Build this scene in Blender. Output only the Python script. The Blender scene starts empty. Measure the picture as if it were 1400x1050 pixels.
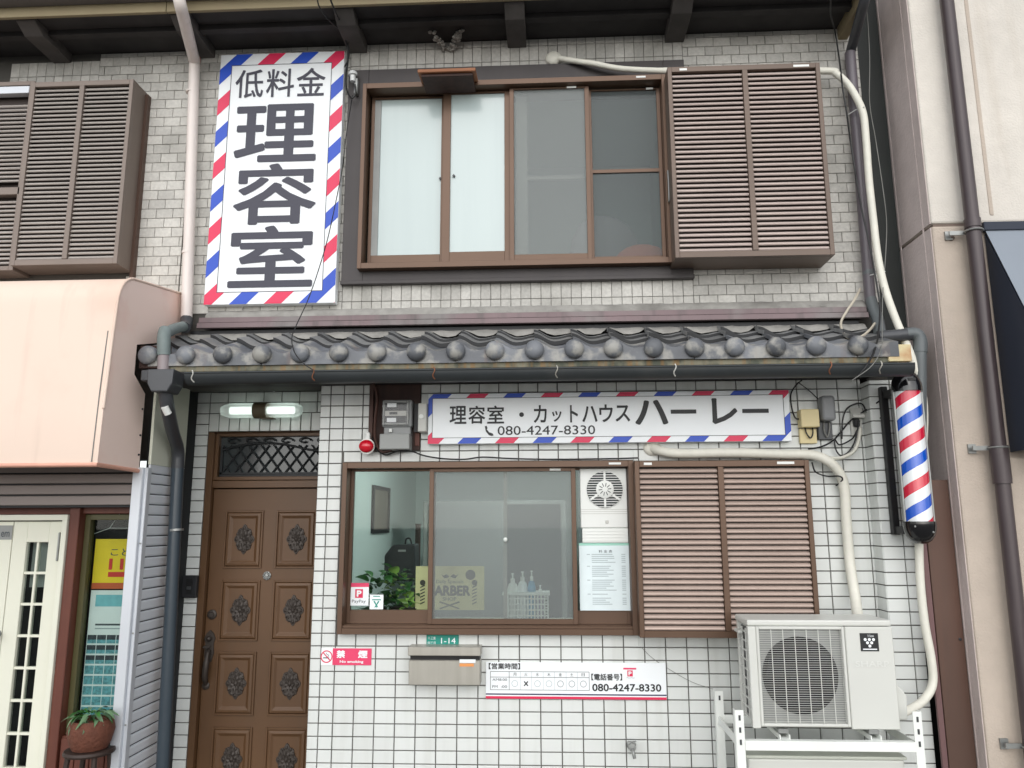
import bpy, bmesh, math, random
from mathutils import Vector, Matrix
random.seed(11)
sc = bpy.context.scene
COL = sc.collection
R = math.radians

# ------------------------------------------------------------------ camera
FPX, YAW, PITCH, ROLL = 1052.85, 0.05006, 0.17881, -0.00328     # focal length in px of a 1400 px wide frame, angles in radians
CAM = Vector((0.4282, -4.5772, 1.6035))
_f = Vector((-math.sin(YAW)*math.cos(PITCH), math.cos(YAW)*math.cos(PITCH), math.sin(PITCH)))
_r = Vector((math.cos(YAW), math.sin(YAW), 0)); _u = _r.cross(_f)
_r2 = _r*math.cos(ROLL)+_u*math.sin(ROLL); _u2 = _u*math.cos(ROLL)-_r*math.sin(ROLL)
cd = bpy.data.cameras.new('camera'); cam = bpy.data.objects.new('camera', cd); COL.objects.link(cam)
cd.sensor_fit = 'HORIZONTAL'; cd.sensor_width = 36.0; cd.lens = FPX/1400*36
cd.clip_start = 0.05; cd.clip_end = 600
cam.matrix_world = Matrix(((_r2.x, _u2.x, -_f.x, CAM.x), (_r2.y, _u2.y, -_f.y, CAM.y), (_r2.z, _u2.z, -_f.z, CAM.z), (0, 0, 0, 1)))
sc.camera = cam

# ------------------------------------------------------------------ light
w = bpy.data.worlds.new('World'); sc.world = w; w.use_nodes = True
nt = w.node_tree; bg = nt.nodes['Background']
sky = nt.nodes.new('ShaderNodeTexSky'); sky.sky_type = 'NISHITA'; sky.sun_disc = False
SUN_EL, SUN_ROT = R(31), R(180)          # rotation 180 deg = sun in front of the facade, behind the camera
sky.sun_elevation = SUN_EL; sky.sun_rotation = SUN_ROT; sky.air_density = 1.0; sky.dust_density = 1.0; sky.ozone_density = 1.0
hs = nt.nodes.new('ShaderNodeHueSaturation'); hs.inputs['Saturation'].default_value = 0.22
nt.links.new(sky.outputs[0], hs.inputs['Color']); nt.links.new(hs.outputs[0], bg.inputs['Color'])
bg.inputs['Strength'].default_value = 0.15
sl = bpy.data.lights.new('sun', 'SUN'); sl.energy = 1.3; sl.angle = R(100); sl.color = (1, 0.985, 0.96)
so = bpy.data.objects.new('sun', sl); COL.objects.link(so)
_d = Vector((math.sin(SUN_ROT)*math.cos(SUN_EL), math.cos(SUN_ROT)*math.cos(SUN_EL), math.sin(SUN_EL)))   # towards the sun
so.rotation_euler = _d.to_track_quat('Z', 'Y').to_euler(); so.location = (0, -8, 12)
sc.view_settings.view_transform = 'Standard'; sc.view_settings.look = 'None'
sc.view_settings.exposure = 0.38; sc.view_settings.gamma = 1.0; sc.view_settings.use_curve_mapping = False

# ------------------------------------------------------------------ helpers: survey points
def at(x, y, Y):
    """point of the place seen at pixel (x, y) of the 1400 x 1050 photograph, on the plane at depth Y"""
    d = _r2*((x-700)/FPX) - _u2*((y-525)/FPX) + _f
    return CAM + d*((Y-CAM.y)/d.y)
def atx(x, y, X):
    d = _r2*((x-700)/FPX) - _u2*((y-525)/FPX) + _f
    return CAM + d*((X-CAM.x)/d.x)

# ------------------------------------------------------------------ helpers: materials
def lin(c):
    return tuple((v/255/12.92 if v/255 <= .04045 else ((v/255+.055)/1.055)**2.4) for v in c)+(1.0,)
MATS = {}
def mat(name, c, rough=.6, metal=0., n=(9, .06), n2=None, dirt=None, streak=None, bump=None, rand=0., coat=0., spec=.5, trans=0., emit=0.):
    m = bpy.data.materials.new(name); m.use_nodes = True; t = m.node_tree; N = t.nodes; L = t.links
    b = N['Principled BSDF']; b.inputs['Roughness'].default_value = rough; b.inputs['Metallic'].default_value = metal
    b.inputs['Coat Weight'].default_value = coat; b.inputs['Specular IOR Level'].default_value = spec
    if coat: b.inputs['Coat Roughness'].default_value = .08
    geo = N.new('ShaderNodeNewGeometry'); pos = geo.outputs['Position']
    def noise(scale, detail=4, stretch=None, off=0):
        nz = N.new('ShaderNodeTexNoise'); nz.inputs['Scale'].default_value = scale; nz.inputs['Detail'].default_value = detail
        mp = N.new('ShaderNodeMapping'); L.new(pos, mp.inputs['Vector'])
        mp.inputs['Location'].default_value = (off, off*.7, off*.3)
        if stretch: mp.inputs['Scale'].default_value = stretch
        L.new(mp.outputs[0], nz.inputs['Vector']); return nz.outputs['Fac']
    def ramp(v, a, b2):
        r = N.new('ShaderNodeMapRange'); L.new(v, r.inputs[0]); r.inputs[1].default_value = a; r.inputs[2].default_value = b2
        r.clamp = True; return r.outputs[0]
    def math_(op, a, b2):
        q = N.new('ShaderNodeMath'); q.operation = op
        for i, v in ((0, a), (1, b2)):
            if isinstance(v, (int, float)): q.inputs[i].default_value = v
            else: L.new(v, q.inputs[i])
        return q.outputs[0]
    val = 1.0
    if n:
        r = N.new('ShaderNodeMapRange'); L.new(noise(n[0]), r.inputs[0]); r.inputs[1].default_value = .25; r.inputs[2].default_value = .75
        r.inputs[3].default_value = 1-n[1]; r.inputs[4].default_value = 1+n[1]; val = r.outputs[0]
    if n2:
        r = N.new('ShaderNodeMapRange'); L.new(noise(n2[0], 3, None, 5.3), r.inputs[0]); r.inputs[1].default_value = .3; r.inputs[2].default_value = .7
        r.inputs[3].default_value = 1-n2[1]; r.inputs[4].default_value = 1+n2[1]; val = math_('MULTIPLY', val, r.outputs[0])
    if rand:
        oi = N.new('ShaderNodeObjectInfo')
        r = N.new('ShaderNodeMapRange'); L.new(oi.outputs['Random'], r.inputs[0]); r.inputs[3].default_value = 1-rand; r.inputs[4].default_value = 1+rand
        val = math_('MULTIPLY', val, r.outputs[0])
    hv = N.new('ShaderNodeHueSaturation'); hv.inputs['Color'].default_value = lin(c)
    if val != 1.0: L.new(val, hv.inputs['Value'])
    out = hv.outputs[0]
    for spec_, st in ((dirt, None), (streak, (9, 9, .55))):
        if spec_:
            dc, sca, lo, hi, amt = spec_
            f = math_('MULTIPLY', ramp(noise(sca, 6, st, 2.1 if st else 8.7), lo, hi), amt)
            mx = N.new('ShaderNodeMix'); mx.data_type = 'RGBA'; L.new(f, mx.inputs[0]); L.new(out, mx.inputs[6]); mx.inputs[7].default_value = lin(dc)
            out = mx.outputs[2]
    L.new(out, b.inputs['Base Color'])
    if bump:
        bp = N.new('ShaderNodeBump'); bp.inputs['Strength'].default_value = bump[1]; bp.inputs['Distance'].default_value = bump[2] if len(bump) > 2 else .004
        L.new(noise(bump[0], 5), bp.inputs['Height']); L.new(bp.outputs[0], b.inputs['Normal'])
    if trans: b.inputs['Transmission Weight'].default_value = trans
    if emit:
        b.inputs['Emission Color'].default_value = lin(c); b.inputs['Emission Strength'].default_value = emit
    MATS[name] = m; return m
def glass_mat(name, tint=(238, 243, 241), haze=0.0, hazecol=(150, 158, 160), ior=1.27):
    m = bpy.data.materials.new(name); m.use_nodes = True; t = m.node_tree; N = t.nodes; L = t.links
    N.remove(N['Principled BSDF']); o = N['Material Output']
    tr = N.new('ShaderNodeBsdfTransparent'); tr.inputs[0].default_value = lin(tint)
    gl = N.new('ShaderNodeBsdfGlossy'); gl.inputs['Roughness'].default_value = .02
    fr = N.new('ShaderNodeFresnel'); fr.inputs[0].default_value = ior
    m1 = N.new('ShaderNodeMixShader'); L.new(fr.outputs[0], m1.inputs[0]); L.new(tr.outputs[0], m1.inputs[1]); L.new(gl.outputs[0], m1.inputs[2])
    last = m1.outputs[0]
    if haze:
        df = N.new('ShaderNodeBsdfDiffuse'); df.inputs[0].default_value = lin(hazecol)
        m2 = N.new('ShaderNodeMixShader'); m2.inputs[0].default_value = haze; L.new(last, m2.inputs[1]); L.new(df.outputs[0], m2.inputs[2]); last = m2.outputs[0]
    L.new(last, o.inputs[0]); MATS[name] = m; return m
def pole_mat():
    m = bpy.data.materials.new('barber_stripes'); m.use_nodes = True; t = m.node_tree; N = t.nodes; L = t.links
    b = N['Principled BSDF']; b.inputs['Roughness'].default_value = .12; b.inputs['Coat Weight'].default_value = .6
    tc = N.new('ShaderNodeTexCoord'); sp = N.new('ShaderNodeSeparateXYZ'); L.new(tc.outputs['Object'], sp.inputs[0])
    def M(op, a, b2=0.):
        q = N.new('ShaderNodeMath'); q.operation = op
        for i, v in ((0, a), (1, b2)):
            if isinstance(v, (int, float)): q.inputs[i].default_value = v
            else: L.new(v, q.inputs[i])
        return q.outputs[0]
    ang = M('DIVIDE', M('ARCTAN2', sp.outputs['Y'], sp.outputs['X']), 2*math.pi)
    v = M('FRACT', M('ADD', M('SUBTRACT', M('DIVIDE', sp.outputs['Z'], .2405), ang), 11.02))
    cr = N.new('ShaderNodeValToRGB'); cr.color_ramp.interpolation = 'CONSTANT'
    e = cr.color_ramp.elements; e[0].position = 0; e[0].color = lin((205, 32, 62)); e[1].position = .25; e[1].color = lin((232, 236, 238))
    x = e.new(.5); x.color = lin((8, 84, 196)); x = e.new(.75); x.color = lin((232, 236, 238))
    L.new(v, cr.inputs[0]); L.new(cr.outputs[0], b.inputs['Base Color']); MATS['pole'] = m; return m

M_ = mat
M_('white_tile', (217, 220, 217), .28, n=(3, .02), n2=(1.1, .03), streak=((176, 177, 168), 1.3, .5, .8, .4), rand=.035, bump=(30, .05, .002))
M_('grout', (100, 98, 94), .9, n=(20, .12))
M_('grey_tile', (191, 189, 183), .7, n=(60, .12), n2=(2.2, .12), dirt=((116, 114, 106), 2.6, .5, .78, .55), rand=.13, bump=(120, .35, .002))
M_('dark_grout', (80, 78, 74), .9, n=(20, .1))
M_('brown_alu', (95, 73, 58), .38, .35, n=(4, .05), n2=(1.5, .05))
M_('brown_alu_dark', (86, 66, 56), .42, .3, n=(4, .05))
M_('slat', (174, 155, 144), .4, .15, n=(5, .05), rand=.05)  # brown aluminium with the pinkish sky reflection put into the base colour
M_('slat_upper', (184, 169, 162), .4, .15, n=(5, .05), rand=.05)
M_('slat_grey', (168, 161, 155), .4, .15, n=(5, .05), rand=.04)
M_('grey_brown_alu', (124, 112, 104), .45, .3, n=(4, .05), n2=(2, .06))
M_('shutter_brown', (101, 86, 76), .42, .25, n=(4, .05), n2=(2, .06))
M_('dark_flash', (64, 60, 60), .5, .25, n=(5, .1), streak=((60, 56, 58), 2, .45, .7, .5))
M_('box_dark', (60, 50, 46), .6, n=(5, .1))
M_('frosted', (184, 198, 197), .22, n=(1.2, .03), coat=.35, streak=((168, 182, 184), 1.1, .45, .7, .25))
M_('black', (18, 18, 20), .5, n=(8, .1))
M_('gap_shade', (24, 30, 28), .6, n=(5, .2))  # deep shade of the gap put into a near-black colour
M_('black_gloss', (14, 14, 17), .12, coat=.5)
M_('near_black', (34, 35, 38), .55, n=(8, .1))
M_('gutter', (56, 60, 62), .42, .2, n=(6, .1), dirt=((92, 92, 90), 3, .55, .8, .4))
M_('roof_tile', (130, 131, 131), .5, .05, n=(14, .16), n2=(3, .14), dirt=((158, 156, 150), 5, .52, .75, .45), rand=.16, bump=(60, .3, .003))
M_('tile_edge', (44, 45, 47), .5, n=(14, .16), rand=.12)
M_('eave_tile', (104, 107, 112), .48, .05, n=(10, .18), n2=(5, .22), dirt=((172, 169, 160), 11, .5, .62, .6), streak=((134, 92, 66), 1.1, .62, .74, .35), rand=.42, bump=(60, .3, .003))
M_('plaster', (150, 148, 143), .9, n=(14, .16), dirt=((96, 94, 90), 6, .5, .75, .6), bump=(30, .8, .01))
M_('flash_metal', (112, 96, 98), .5, .3, n=(3, .12), dirt=((122, 128, 124), 2.2, .5, .7, .7), streak=((78, 76, 74), 1.6, .5, .72, .6))
M_('peeling', (132, 128, 110), .9, n=(12, .2), dirt=((70, 78, 70), 9, .45, .6, .8), streak=((150, 110, 60), 3, .5, .62, .5))
M_('soffit', (58, 56, 55), .8, n=(6, .2))
M_('eave_board', (52, 50, 50), .8, n=(3, .2), n2=(8, .15))
M_('fascia', (142, 130, 102), .75, n=(4, .1), streak=((140, 122, 98), 1.4, .5, .75, .5))
M_('fascia_grey', (96, 92, 90), .7, n=(4, .12))
M_('beam', (84, 80, 78), .8, n=(6, .2), dirt=((60, 58, 56), 5, .45, .7, .6))
M_('sign_white', (240, 244, 246), .35, n=(2, .012))
M_('sign_char', (58, 58, 72), .5, n=None)
M_('sign_navy', (44, 44, 84), .5, n=None)
M_('sign_black', (30, 32, 34), .5, n=None)
M_('sign_red', (220, 38, 84), .4, n=None)
M_('sign_blue', (30, 76, 190), .4, n=None)
M_('white_plastic', (230, 232, 228), .4, n=(5, .02), n2=(2, .02))
M_('duct', (222, 220, 208), .5, n=(8, .04), n2=(30, .03), bump=(50, .4, .003))
M_('ac_white', (207, 208, 202), .38, n=(3, .02))
M_('ac_mark', (217, 218, 213), .4, n=None)
M_('stand_white', (236, 239, 234), .35, n=(5, .03))
M_('stand_under', (196, 200, 188), .5, n=(5, .06))
M_('galv', (150, 152, 150), .4, .6, n=(12, .12))
M_('door', (94, 67, 43), .42, .1, n=(4, .09), n2=(1, .14), streak=((86, 66, 48), 2, .5, .8, .4))
M_('door_groove', (66, 46, 32), .6)
M_('bronze', (64, 57, 52), .5, .3, n=(40, .15), bump=(90, .15, .002))
M_('iron', (44, 46, 48), .5, .3)
M_('dim_glass', (52, 58, 60), .2, coat=.4, n=(3, .1))
M_('wood_dark', (66, 44, 38), .7, n=(6, .15), streak=((44, 30, 26), 3, .4, .7, .6))
M_('wood_board', (78, 52, 44), .65, n=(6, .15), streak=((56, 38, 34), 3, .4, .7, .6))
M_('visor_wood', (150, 98, 66), .6, n=(8, .12))
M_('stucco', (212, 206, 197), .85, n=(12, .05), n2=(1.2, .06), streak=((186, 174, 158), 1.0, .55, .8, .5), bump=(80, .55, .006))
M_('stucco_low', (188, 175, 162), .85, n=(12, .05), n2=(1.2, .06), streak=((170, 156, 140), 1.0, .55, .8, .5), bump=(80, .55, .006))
M_('stucco_shaded', (204, 191, 187), .85, n=(12, .06), n2=(1.0, .07), streak=((150, 138, 134), .8, .55, .8, .5), bump=(60, .5, .006))  # stucco with the mauve shade of the side face mixed into its colour
M_('joint', (120, 106, 98), .9)
M_('rb_pipe', (70, 60, 62), .35, .1, n=(3, .08), streak=((92, 84, 84), 3, .5, .7, .4))
M_('navy', (44, 50, 64), .7, n=(3, .06))
M_('navy_skylit', (132, 140, 150), .55, n=(2, .05))  # navy canvas, paler because the sky light is painted into it
M_('brown_panel', (88, 66, 56), .5, .2, n=(1.5, .1), n2=(5, .05), streak=((112, 76, 62), .8, .5, .8, .5))
M_('mauve_panel', (112, 84, 84), .5, .2)
M_('pvc_white', (226, 216, 210), .4, n=(3, .04), streak=((190, 178, 170), 2, .5, .8, .4))
M_('pvc_rust', (148, 84, 72), .6)
M_('pvc_grey', (92, 98, 100), .42, n=(5, .08), streak=((120, 126, 126), 2, .5, .7, .4))
M_('pvc_dark', (64, 66, 70), .35, n=(4, .08))
M_('pvc_green', (118, 130, 129), .6, n=(14, .14))
M_('pvc_mauve', (150, 140, 142), .5, n=(6, .06))
M_('pvc_mauve_dark', (98, 92, 98), .4, n=(4, .06))
M_('blue_pipe', (56, 66, 74), .3, n=(3, .05))
M_('awning', (232, 210, 194), .6, n=(1.2, .03), dirt=((214, 172, 152), 2.0, .5, .85, .5), streak=((196, 172, 156), 1.6, .55, .8, .3))
M_('awning_side', (244, 220, 208), .6, n=(1.2, .04), dirt=((224, 160, 140), 2.2, .5, .8, .65))
M_('awning_trim', (218, 164, 144), .6)
M_('shutter_mauve', (140, 130, 126), .5, .2, n=(2, .05))
M_('siding', (224, 228, 234), .45, .2, n=(3, .04))
M_('rail', (206, 210, 216), .35, .3, n=(3, .04))
M_('panel_cream', (206, 208, 192), .5, n=(3, .03))
M_('door_cream', (222, 222, 206), .5, n=(3, .03))
M_('red_wood', (98, 52, 38), .55, n=(6, .12), streak=((80, 36, 26), 2.5, .45, .75, .5))
M_('olive', (78, 74, 42), .5, n=(6, .1))
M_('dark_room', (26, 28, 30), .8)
M_('curtain', (150, 152, 150), .8, n=(8, .1))
M_('poster_yellow', (240, 208, 24), .5)
M_('poster_orange', (196, 88, 40), .5)
M_('poster_white', (226, 232, 232), .5)
M_('poster_teal', (120, 186, 196), .5, n=(30, .1))
M_('photo_teal', (96, 156, 166), .4, n=(70, .45))
M_('photo_dark', (46, 54, 62), .4, n=(70, .5))
M_('poster_red', (206, 44, 34), .5)
M_('leaf', (46, 98, 38), .42, n=(20, .25), rand=.35)
M_('leaf_light', (140, 172, 84), .42, n=(20, .25), rand=.25)
M_('leaf_pale', (96, 128, 92), .45, n=(20, .25), rand=.25)
M_('terracotta', (98, 56, 40), .8, n=(30, .15), bump=(60, .8, .01))
M_('dark_wood', (48, 34, 28), .6, n=(8, .15))
M_('pink', (224, 62, 104), .45)
M_('teal_plate', (14, 142, 126), .4)
M_('steel', (176, 173, 164), .38, .55, n=(6, .05), streak=((154, 150, 140), 3, .4, .7, .4))
M_('orange', (228, 150, 84), .5)
M_('cyan_pale', (160, 214, 196), .5)
M_('paper', (222, 234, 236), .55)
M_('print_grey', (150, 162, 166), .6, n=None)
M_('print_dark', (74, 80, 86), .6, n=None)
M_('tin_cream', (224, 212, 160), .5, n=(9, .06), dirt=((168, 136, 84), 7, .58, .8, .6))
M_('tin_ink', (62, 56, 48), .55, n=(14, .15))
M_('room_wall', (214, 226, 224), .7, n=(1.5, .03))
M_('room_floor', (120, 112, 100), .6, n=(4, .1))
M_('bag', (38, 40, 44), .6, n=(9, .12))
M_('picture', (124, 116, 106), .6, n=(8, .2))
M_('meter_grey', (136, 138, 138), .4, n=(5, .04))
M_('meter_cover', (150, 152, 150), .5, n=(5, .04))
M_('meter_dark', (66, 68, 70), .4)
M_('red_lamp', (206, 18, 40), .18, coat=.5, n=None)
M_('beige_box', (222, 206, 158), .5, n=(5, .04))
M_('box_grey', (132, 134, 136), .45, n=(5, .05))
M_('socket_grey', (196, 196, 190), .45, n=(5, .05))
M_('lamp_tube', (232, 246, 238), .4, n=None, emit=1.6)
M_('lamp_clamp', (92, 82, 62), .5)
M_('porcelain', (214, 216, 216), .2, coat=.4)
M_('cable_black', (24, 25, 26), .5)
M_('cable_grey', (120, 120, 116), .5)
M_('cable_beige', (186, 178, 162), .5)
M_('cable_white', (206, 208, 206), .5)
M_('rust_plate', (206, 192, 150), .6, n=(6, .1), dirt=((168, 98, 46), 6, .5, .7, .8))
M_('copper', (140, 92, 68), .45, .4, n=(30, .2))
M_('cushion', (226, 122, 88), .85, n=(8, .05))
M_('quilt', (150, 142, 146), .9, n=(8, .06))
M_('asphalt', (112, 111, 108), .9, n=(40, .2), n2=(1.5, .1), bump=(90, .6, .006))
M_('concrete', (150, 148, 142), .9, n=(14, .1), bump=(60, .4, .004))
M_('vent_dark', (52, 56, 56), .7)
M_('vent_cream', (186, 182, 166), .7)
M_('bottle_blue', (70, 150, 190), .3)
M_('bottle_violet', (150, 140, 170), .3)
glass_mat('glass'); glass_mat('glass_screen', haze=.27, hazecol=(168, 171, 171)); glass_mat('glass_dark_screen', haze=.30, hazecol=(126, 132, 134))
glass_mat('glass_upper', haze=.35, hazecol=(168, 172, 172))
pole_mat(); glass_mat('lamp_diffuser', tint=(250, 250, 250), haze=.55, hazecol=(240, 244, 242)); glass_mat('glass_clear', tint=(250, 250, 250))

# ------------------------------------------------------------------ helpers: objects
LOC = {}
def rootloc(o):
    while o.parent: o = o.parent
    return LOC[o.name]
def tag(o, label=None, cat=None, group=None, kind=None):
    if label: o['label'] = label
    if cat: o['category'] = cat
    if group: o['group'] = group
    if kind: o['kind'] = kind
    return o
def thing(name, label, cat, loc, group=None):
    o = bpy.data.objects.new(name, None); COL.objects.link(o); o.location = loc; o.empty_display_size = .1
    LOC[o.name] = Vector(loc); return tag(o, label, cat, group)
def put(name, mesh, parent, world):
    """one more object on existing mesh data, its origin at a world point"""
    o = bpy.data.objects.new(name, mesh); COL.objects.link(o)
    o.parent = parent; o.location = Vector(world)-rootloc(parent); return o
class MB:
    def __init__(s): s.v = []; s.f = []
    def add(s, vs, fs):
        b = len(s.v); s.v += [tuple(q) for q in vs]; s.f += [[b+i for i in f] for f in fs]; return s
    def box(s, x0, x1, y0, y1, z0, z1):
        return s.add([(x0, y0, z0), (x1, y0, z0), (x1, y1, z0), (x0, y1, z0), (x0, y0, z1), (x1, y0, z1), (x1, y1, z1), (x0, y1, z1)],
                     [(0, 3, 2, 1), (4, 5, 6, 7), (0, 1, 5, 4), (1, 2, 6, 5), (2, 3, 7, 6), (3, 0, 4, 7)])
    def frame(s, x0, x1, y0, y1, z0, z1, t, tb=None, tt=None):
        """rectangular frame of member width t (butted members)"""
        tb = t if tb is None else tb; tt = t if tt is None else tt
        s.box(x0, x0+t, y0, y1, z0, z1); s.box(x1-t, x1, y0, y1, z0, z1)
        s.box(x0+t, x1-t, y0, y1, z0, z0+tb); return s.box(x0+t, x1-t, y0, y1, z1-tt, z1)
    def poly(s, pts): return s.add(pts, [list(range(len(pts)))])
    def flat(s, pts, Y): return s.add([(x, Y, z) for x, z in pts], [list(range(len(pts)))])
    def prism(s, pts, ax, lo, hi):
        n = len(pts); g = {'x': lambda a, b, c: (c, a, b), 'y': lambda a, b, c: (a, c, b), 'z': lambda a, b, c: (a, b, c)}[ax]
        vs = [g(a, b, lo) for a, b in pts]+[g(a, b, hi) for a, b in pts]
        return s.add(vs, [list(range(n))[::-1], list(range(n, 2*n))]+[(i, (i+1) % n, n+(i+1) % n, n+i) for i in range(n)])
    def tube(s, pts, r, seg=10, cap=True):
        P = [Vector(p) for p in pts]; n = len(P); rs = r if isinstance(r, (list, tuple)) else [r]*n
        T = [(P[min(i+1, n-1)]-P[max(i-1, 0)]).normalized() for i in range(n)]
        u = T[0].orthogonal().normalized(); vs = []; fs = []
        for i in range(n):
            u = (u-T[i]*u.dot(T[i])).normalized(); v = T[i].cross(u)
            for k in range(seg):
                a = 2*math.pi*k/seg; vs.append(P[i]+(u*math.cos(a)+v*math.sin(a))*rs[i])
        for i in range(n-1):
            for k in range(seg): fs.append((i*seg+k, i*seg+(k+1) % seg, (i+1)*seg+(k+1) % seg, (i+1)*seg+k))
        if cap: fs += [list(range(seg))[::-1], list(range((n-1)*seg, n*seg))]
        return s.add(vs, fs)
    def lathe(s, prof, c, ax='z', seg=20):
        vs = []; fs = []; c = Vector(c); n = len(prof)
        for r, h in prof:
            for k in range(seg):
                a = 2*math.pi*k/seg; p, q = r*math.cos(a), r*math.sin(a)
                vs.append(c+Vector({'z': (p, q, h), 'y': (p, h, q), 'x': (h, p, q)}[ax]))
        for i in range(n-1):
            for k in range(seg): fs.append((i*seg+k, i*seg+(k+1) % seg, (i+1)*seg+(k+1) % seg, (i+1)*seg+k))
        fs += [list(range(seg))[::-1], list(range((n-1)*seg, n*seg))]
        return s.add(vs, fs)
    def ball(s, c, r, seg=16, sq=(1, 1, 1)):
        prof = [(r*math.sin(math.pi*i/10), -r*math.cos(math.pi*i/10)) for i in range(11)]
        prof[0] = (r*.02, -r); prof[-1] = (r*.02, r)
        b = len(s.v); s.lathe(prof, (0, 0, 0), 'z', seg)
        for i in range(b, len(s.v)): v = s.v[i]; s.v[i] = (c[0]+v[0]*sq[0], c[1]+v[1]*sq[1], c[2]+v[2]*sq[2])
        return s
    def mesh(s, name, m, origin=(0, 0, 0), bevel=0, smooth=0, seg=1):
        me = bpy.data.meshes.new(name); o = Vector(origin)
        me.from_pydata([tuple(Vector(v)-o) for v in s.v], [], s.f)
        bm = bmesh.new(); bm.from_mesh(me); bmesh.ops.recalc_face_normals(bm, faces=bm.faces)
        if bevel: bmesh.ops.bevel(bm, geom=bm.edges[:], offset=bevel, segments=seg, affect='EDGES', profile=.5, clamp_overlap=True)
        bm.to_mesh(me); bm.free(); me.materials.append(MATS[m])
        if smooth:
            for p in me.polygons: p.use_smooth = True
            me.set_sharp_from_angle(angle=R(smooth))
        return me
    def build(s, name, m, parent=None, bevel=0, smooth=0, seg=1, kind=None, label=None):
        if parent is not None:
            rl = rootloc(parent); me = s.mesh(name, m, rl, bevel, smooth, seg)
            o = bpy.data.objects.new(name, me); COL.objects.link(o); o.parent = parent
        else:
            xs, ys, zs = zip(*s.v); org = Vector(((min(xs)+max(xs))/2, (min(ys)+max(ys))/2, min(zs)))
            me = s.mesh(name, m, org, bevel, smooth, seg); o = bpy.data.objects.new(name, me); COL.objects.link(o); o.location = org; LOC[o.name] = org
        return tag(o, label, kind=kind)
def box(name, x0, x1, y0, y1, z0, z1, m, parent=None, bevel=0, **k): return MB().box(x0, x1, y0, y1, z0, z1).build(name, m, parent, bevel, **k)
def spline(pts, k=6):
    P = [Vector(p) for p in pts]; P = [P[0]*2-P[1]]+P+[P[-1]*2-P[-2]]; out = []
    for i in range(1, len(P)-2):
        a, b, c, d = P[i-1:i+3]
        for j in range(k):
            t = j/k; out.append(.5*((2*b)+(c-a)*t+(2*a-5*b+4*c-d)*t*t+(3*b-a-3*c+d)*t**3))
    return out+[P[-2]]
def text(body, x0, x1, z0, z1, Y, m, parent, bold=0., name='lettering'):
    """flat lettering fitted into a rectangle, facing the street; bold glyphs are thickened by shifted copies 0.1 mm apart"""
    c = bpy.data.curves.new('t', 'FONT'); c.body = body; c.size = 1; c.resolution_u = 3; c.fill_mode = 'FRONT'
    o = bpy.data.objects.new('t', c); me0 = bpy.data.meshes.new_from_object(o)
    V = [(v.co.x, v.co.y) for v in me0.vertices]; F = [list(p.vertices) for p in me0.polygons]
    a, b, p, q = min(v[0] for v in V), max(v[0] for v in V), min(v[1] for v in V), max(v[1] for v in V)
    bpy.data.objects.remove(o); bpy.data.curves.remove(c); bpy.data.meshes.remove(me0)
    sh = [(0, 0)]
    if bold: sh = [(math.cos(i*math.pi/4+.39), math.sin(i*math.pi/4+.39)) for i in range(8)] if bold > .015 else [(-.7, -.7), (.7, -.7), (.7, .7), (-.7, .7)]
    sx, sz = (x1-x0)/(b-a+2*bold), (z1-z0)/(q-p+2*bold); mb = MB()
    for i, (dx, dz) in enumerate(sh):
        mb.add([(x0+(v[0]-a+bold+dx*bold)*sx, Y-.0001*i, z0+(v[1]-p+bold+dz*bold)*sz) for v in V], F)
    me = bpy.data.meshes.new(name); rl = rootloc(parent)
    me.from_pydata([tuple(Vector(v)-rl) for v in mb.v], [], mb.f); me.materials.append(MATS[m])
    r = bpy.data.objects.new(name, me); COL.objects.link(r); r.parent = parent
    return r
def clip(poly, rect):
    x0, x1, z0, z1 = rect
    for ax, lim, sgn in ((0, x0, 1), (0, x1, -1), (1, z0, 1), (1, z1, -1)):
        out = []
        for i in range(len(poly)):
            p, q = poly[i], poly[(i+1) % len(poly)]; ip = (p[ax]-lim)*sgn >= 0; iq = (q[ax]-lim)*sgn >= 0
            if ip: out.append(p)
            if ip != iq:
                t = (lim-p[ax])/(q[ax]-p[ax]); out.append((p[0]+(q[0]-p[0])*t, p[1]+(q[1]-p[1])*t))
        poly = out
        if not poly: return []
    return poly
def stripes(x0, x1, z0, z1, ix0, ix1, iz0, iz1, off, Y, parent):
    """red and blue diagonal bands on the border of a sign, each band one part"""
    rects = [(x0, x1, iz1, z1), (x0, x1, z0, iz0), (x0, ix0, iz0, iz1), (ix1, x1, iz0, iz1)]; u0 = x0-z1
    for k in range(-2, 40):
        a = u0+off+.222*k; b = a+.11; band = [(a+z0-1, z0-1), (b+z0-1, z0-1), (b+z1+1, z1+1), (a+z1+1, z1+1)]
        for r in rects:
            q = clip(band, r)
            if len(q) > 2: MB().flat(q, Y).build('stripe', 'sign_blue' if k % 2 == 0 else 'sign_red', parent)
def subtract(rects, hole):
    a0, a1, c0, c1 = hole; out = []
    for x0, x1, z0, z1 in rects:
        if x1 <= a0 or x0 >= a1 or z1 <= c0 or z0 >= c1: out.append((x0, x1, z0, z1)); continue
        if x0 < a0: out.append((x0, a0, z0, z1))
        if x1 > a1: out.append((a1, x1, z0, z1))
        xa, xb = max(x0, a0), min(x1, a1)
        if z0 < c0: out.append((xa, xb, z0, c0))
        if z1 > c1: out.append((xa, xb, c1, z1))
    return [r for r in out if r[1]-r[0] > .012 and r[3]-r[2] > .012]
TILE = {}
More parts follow.
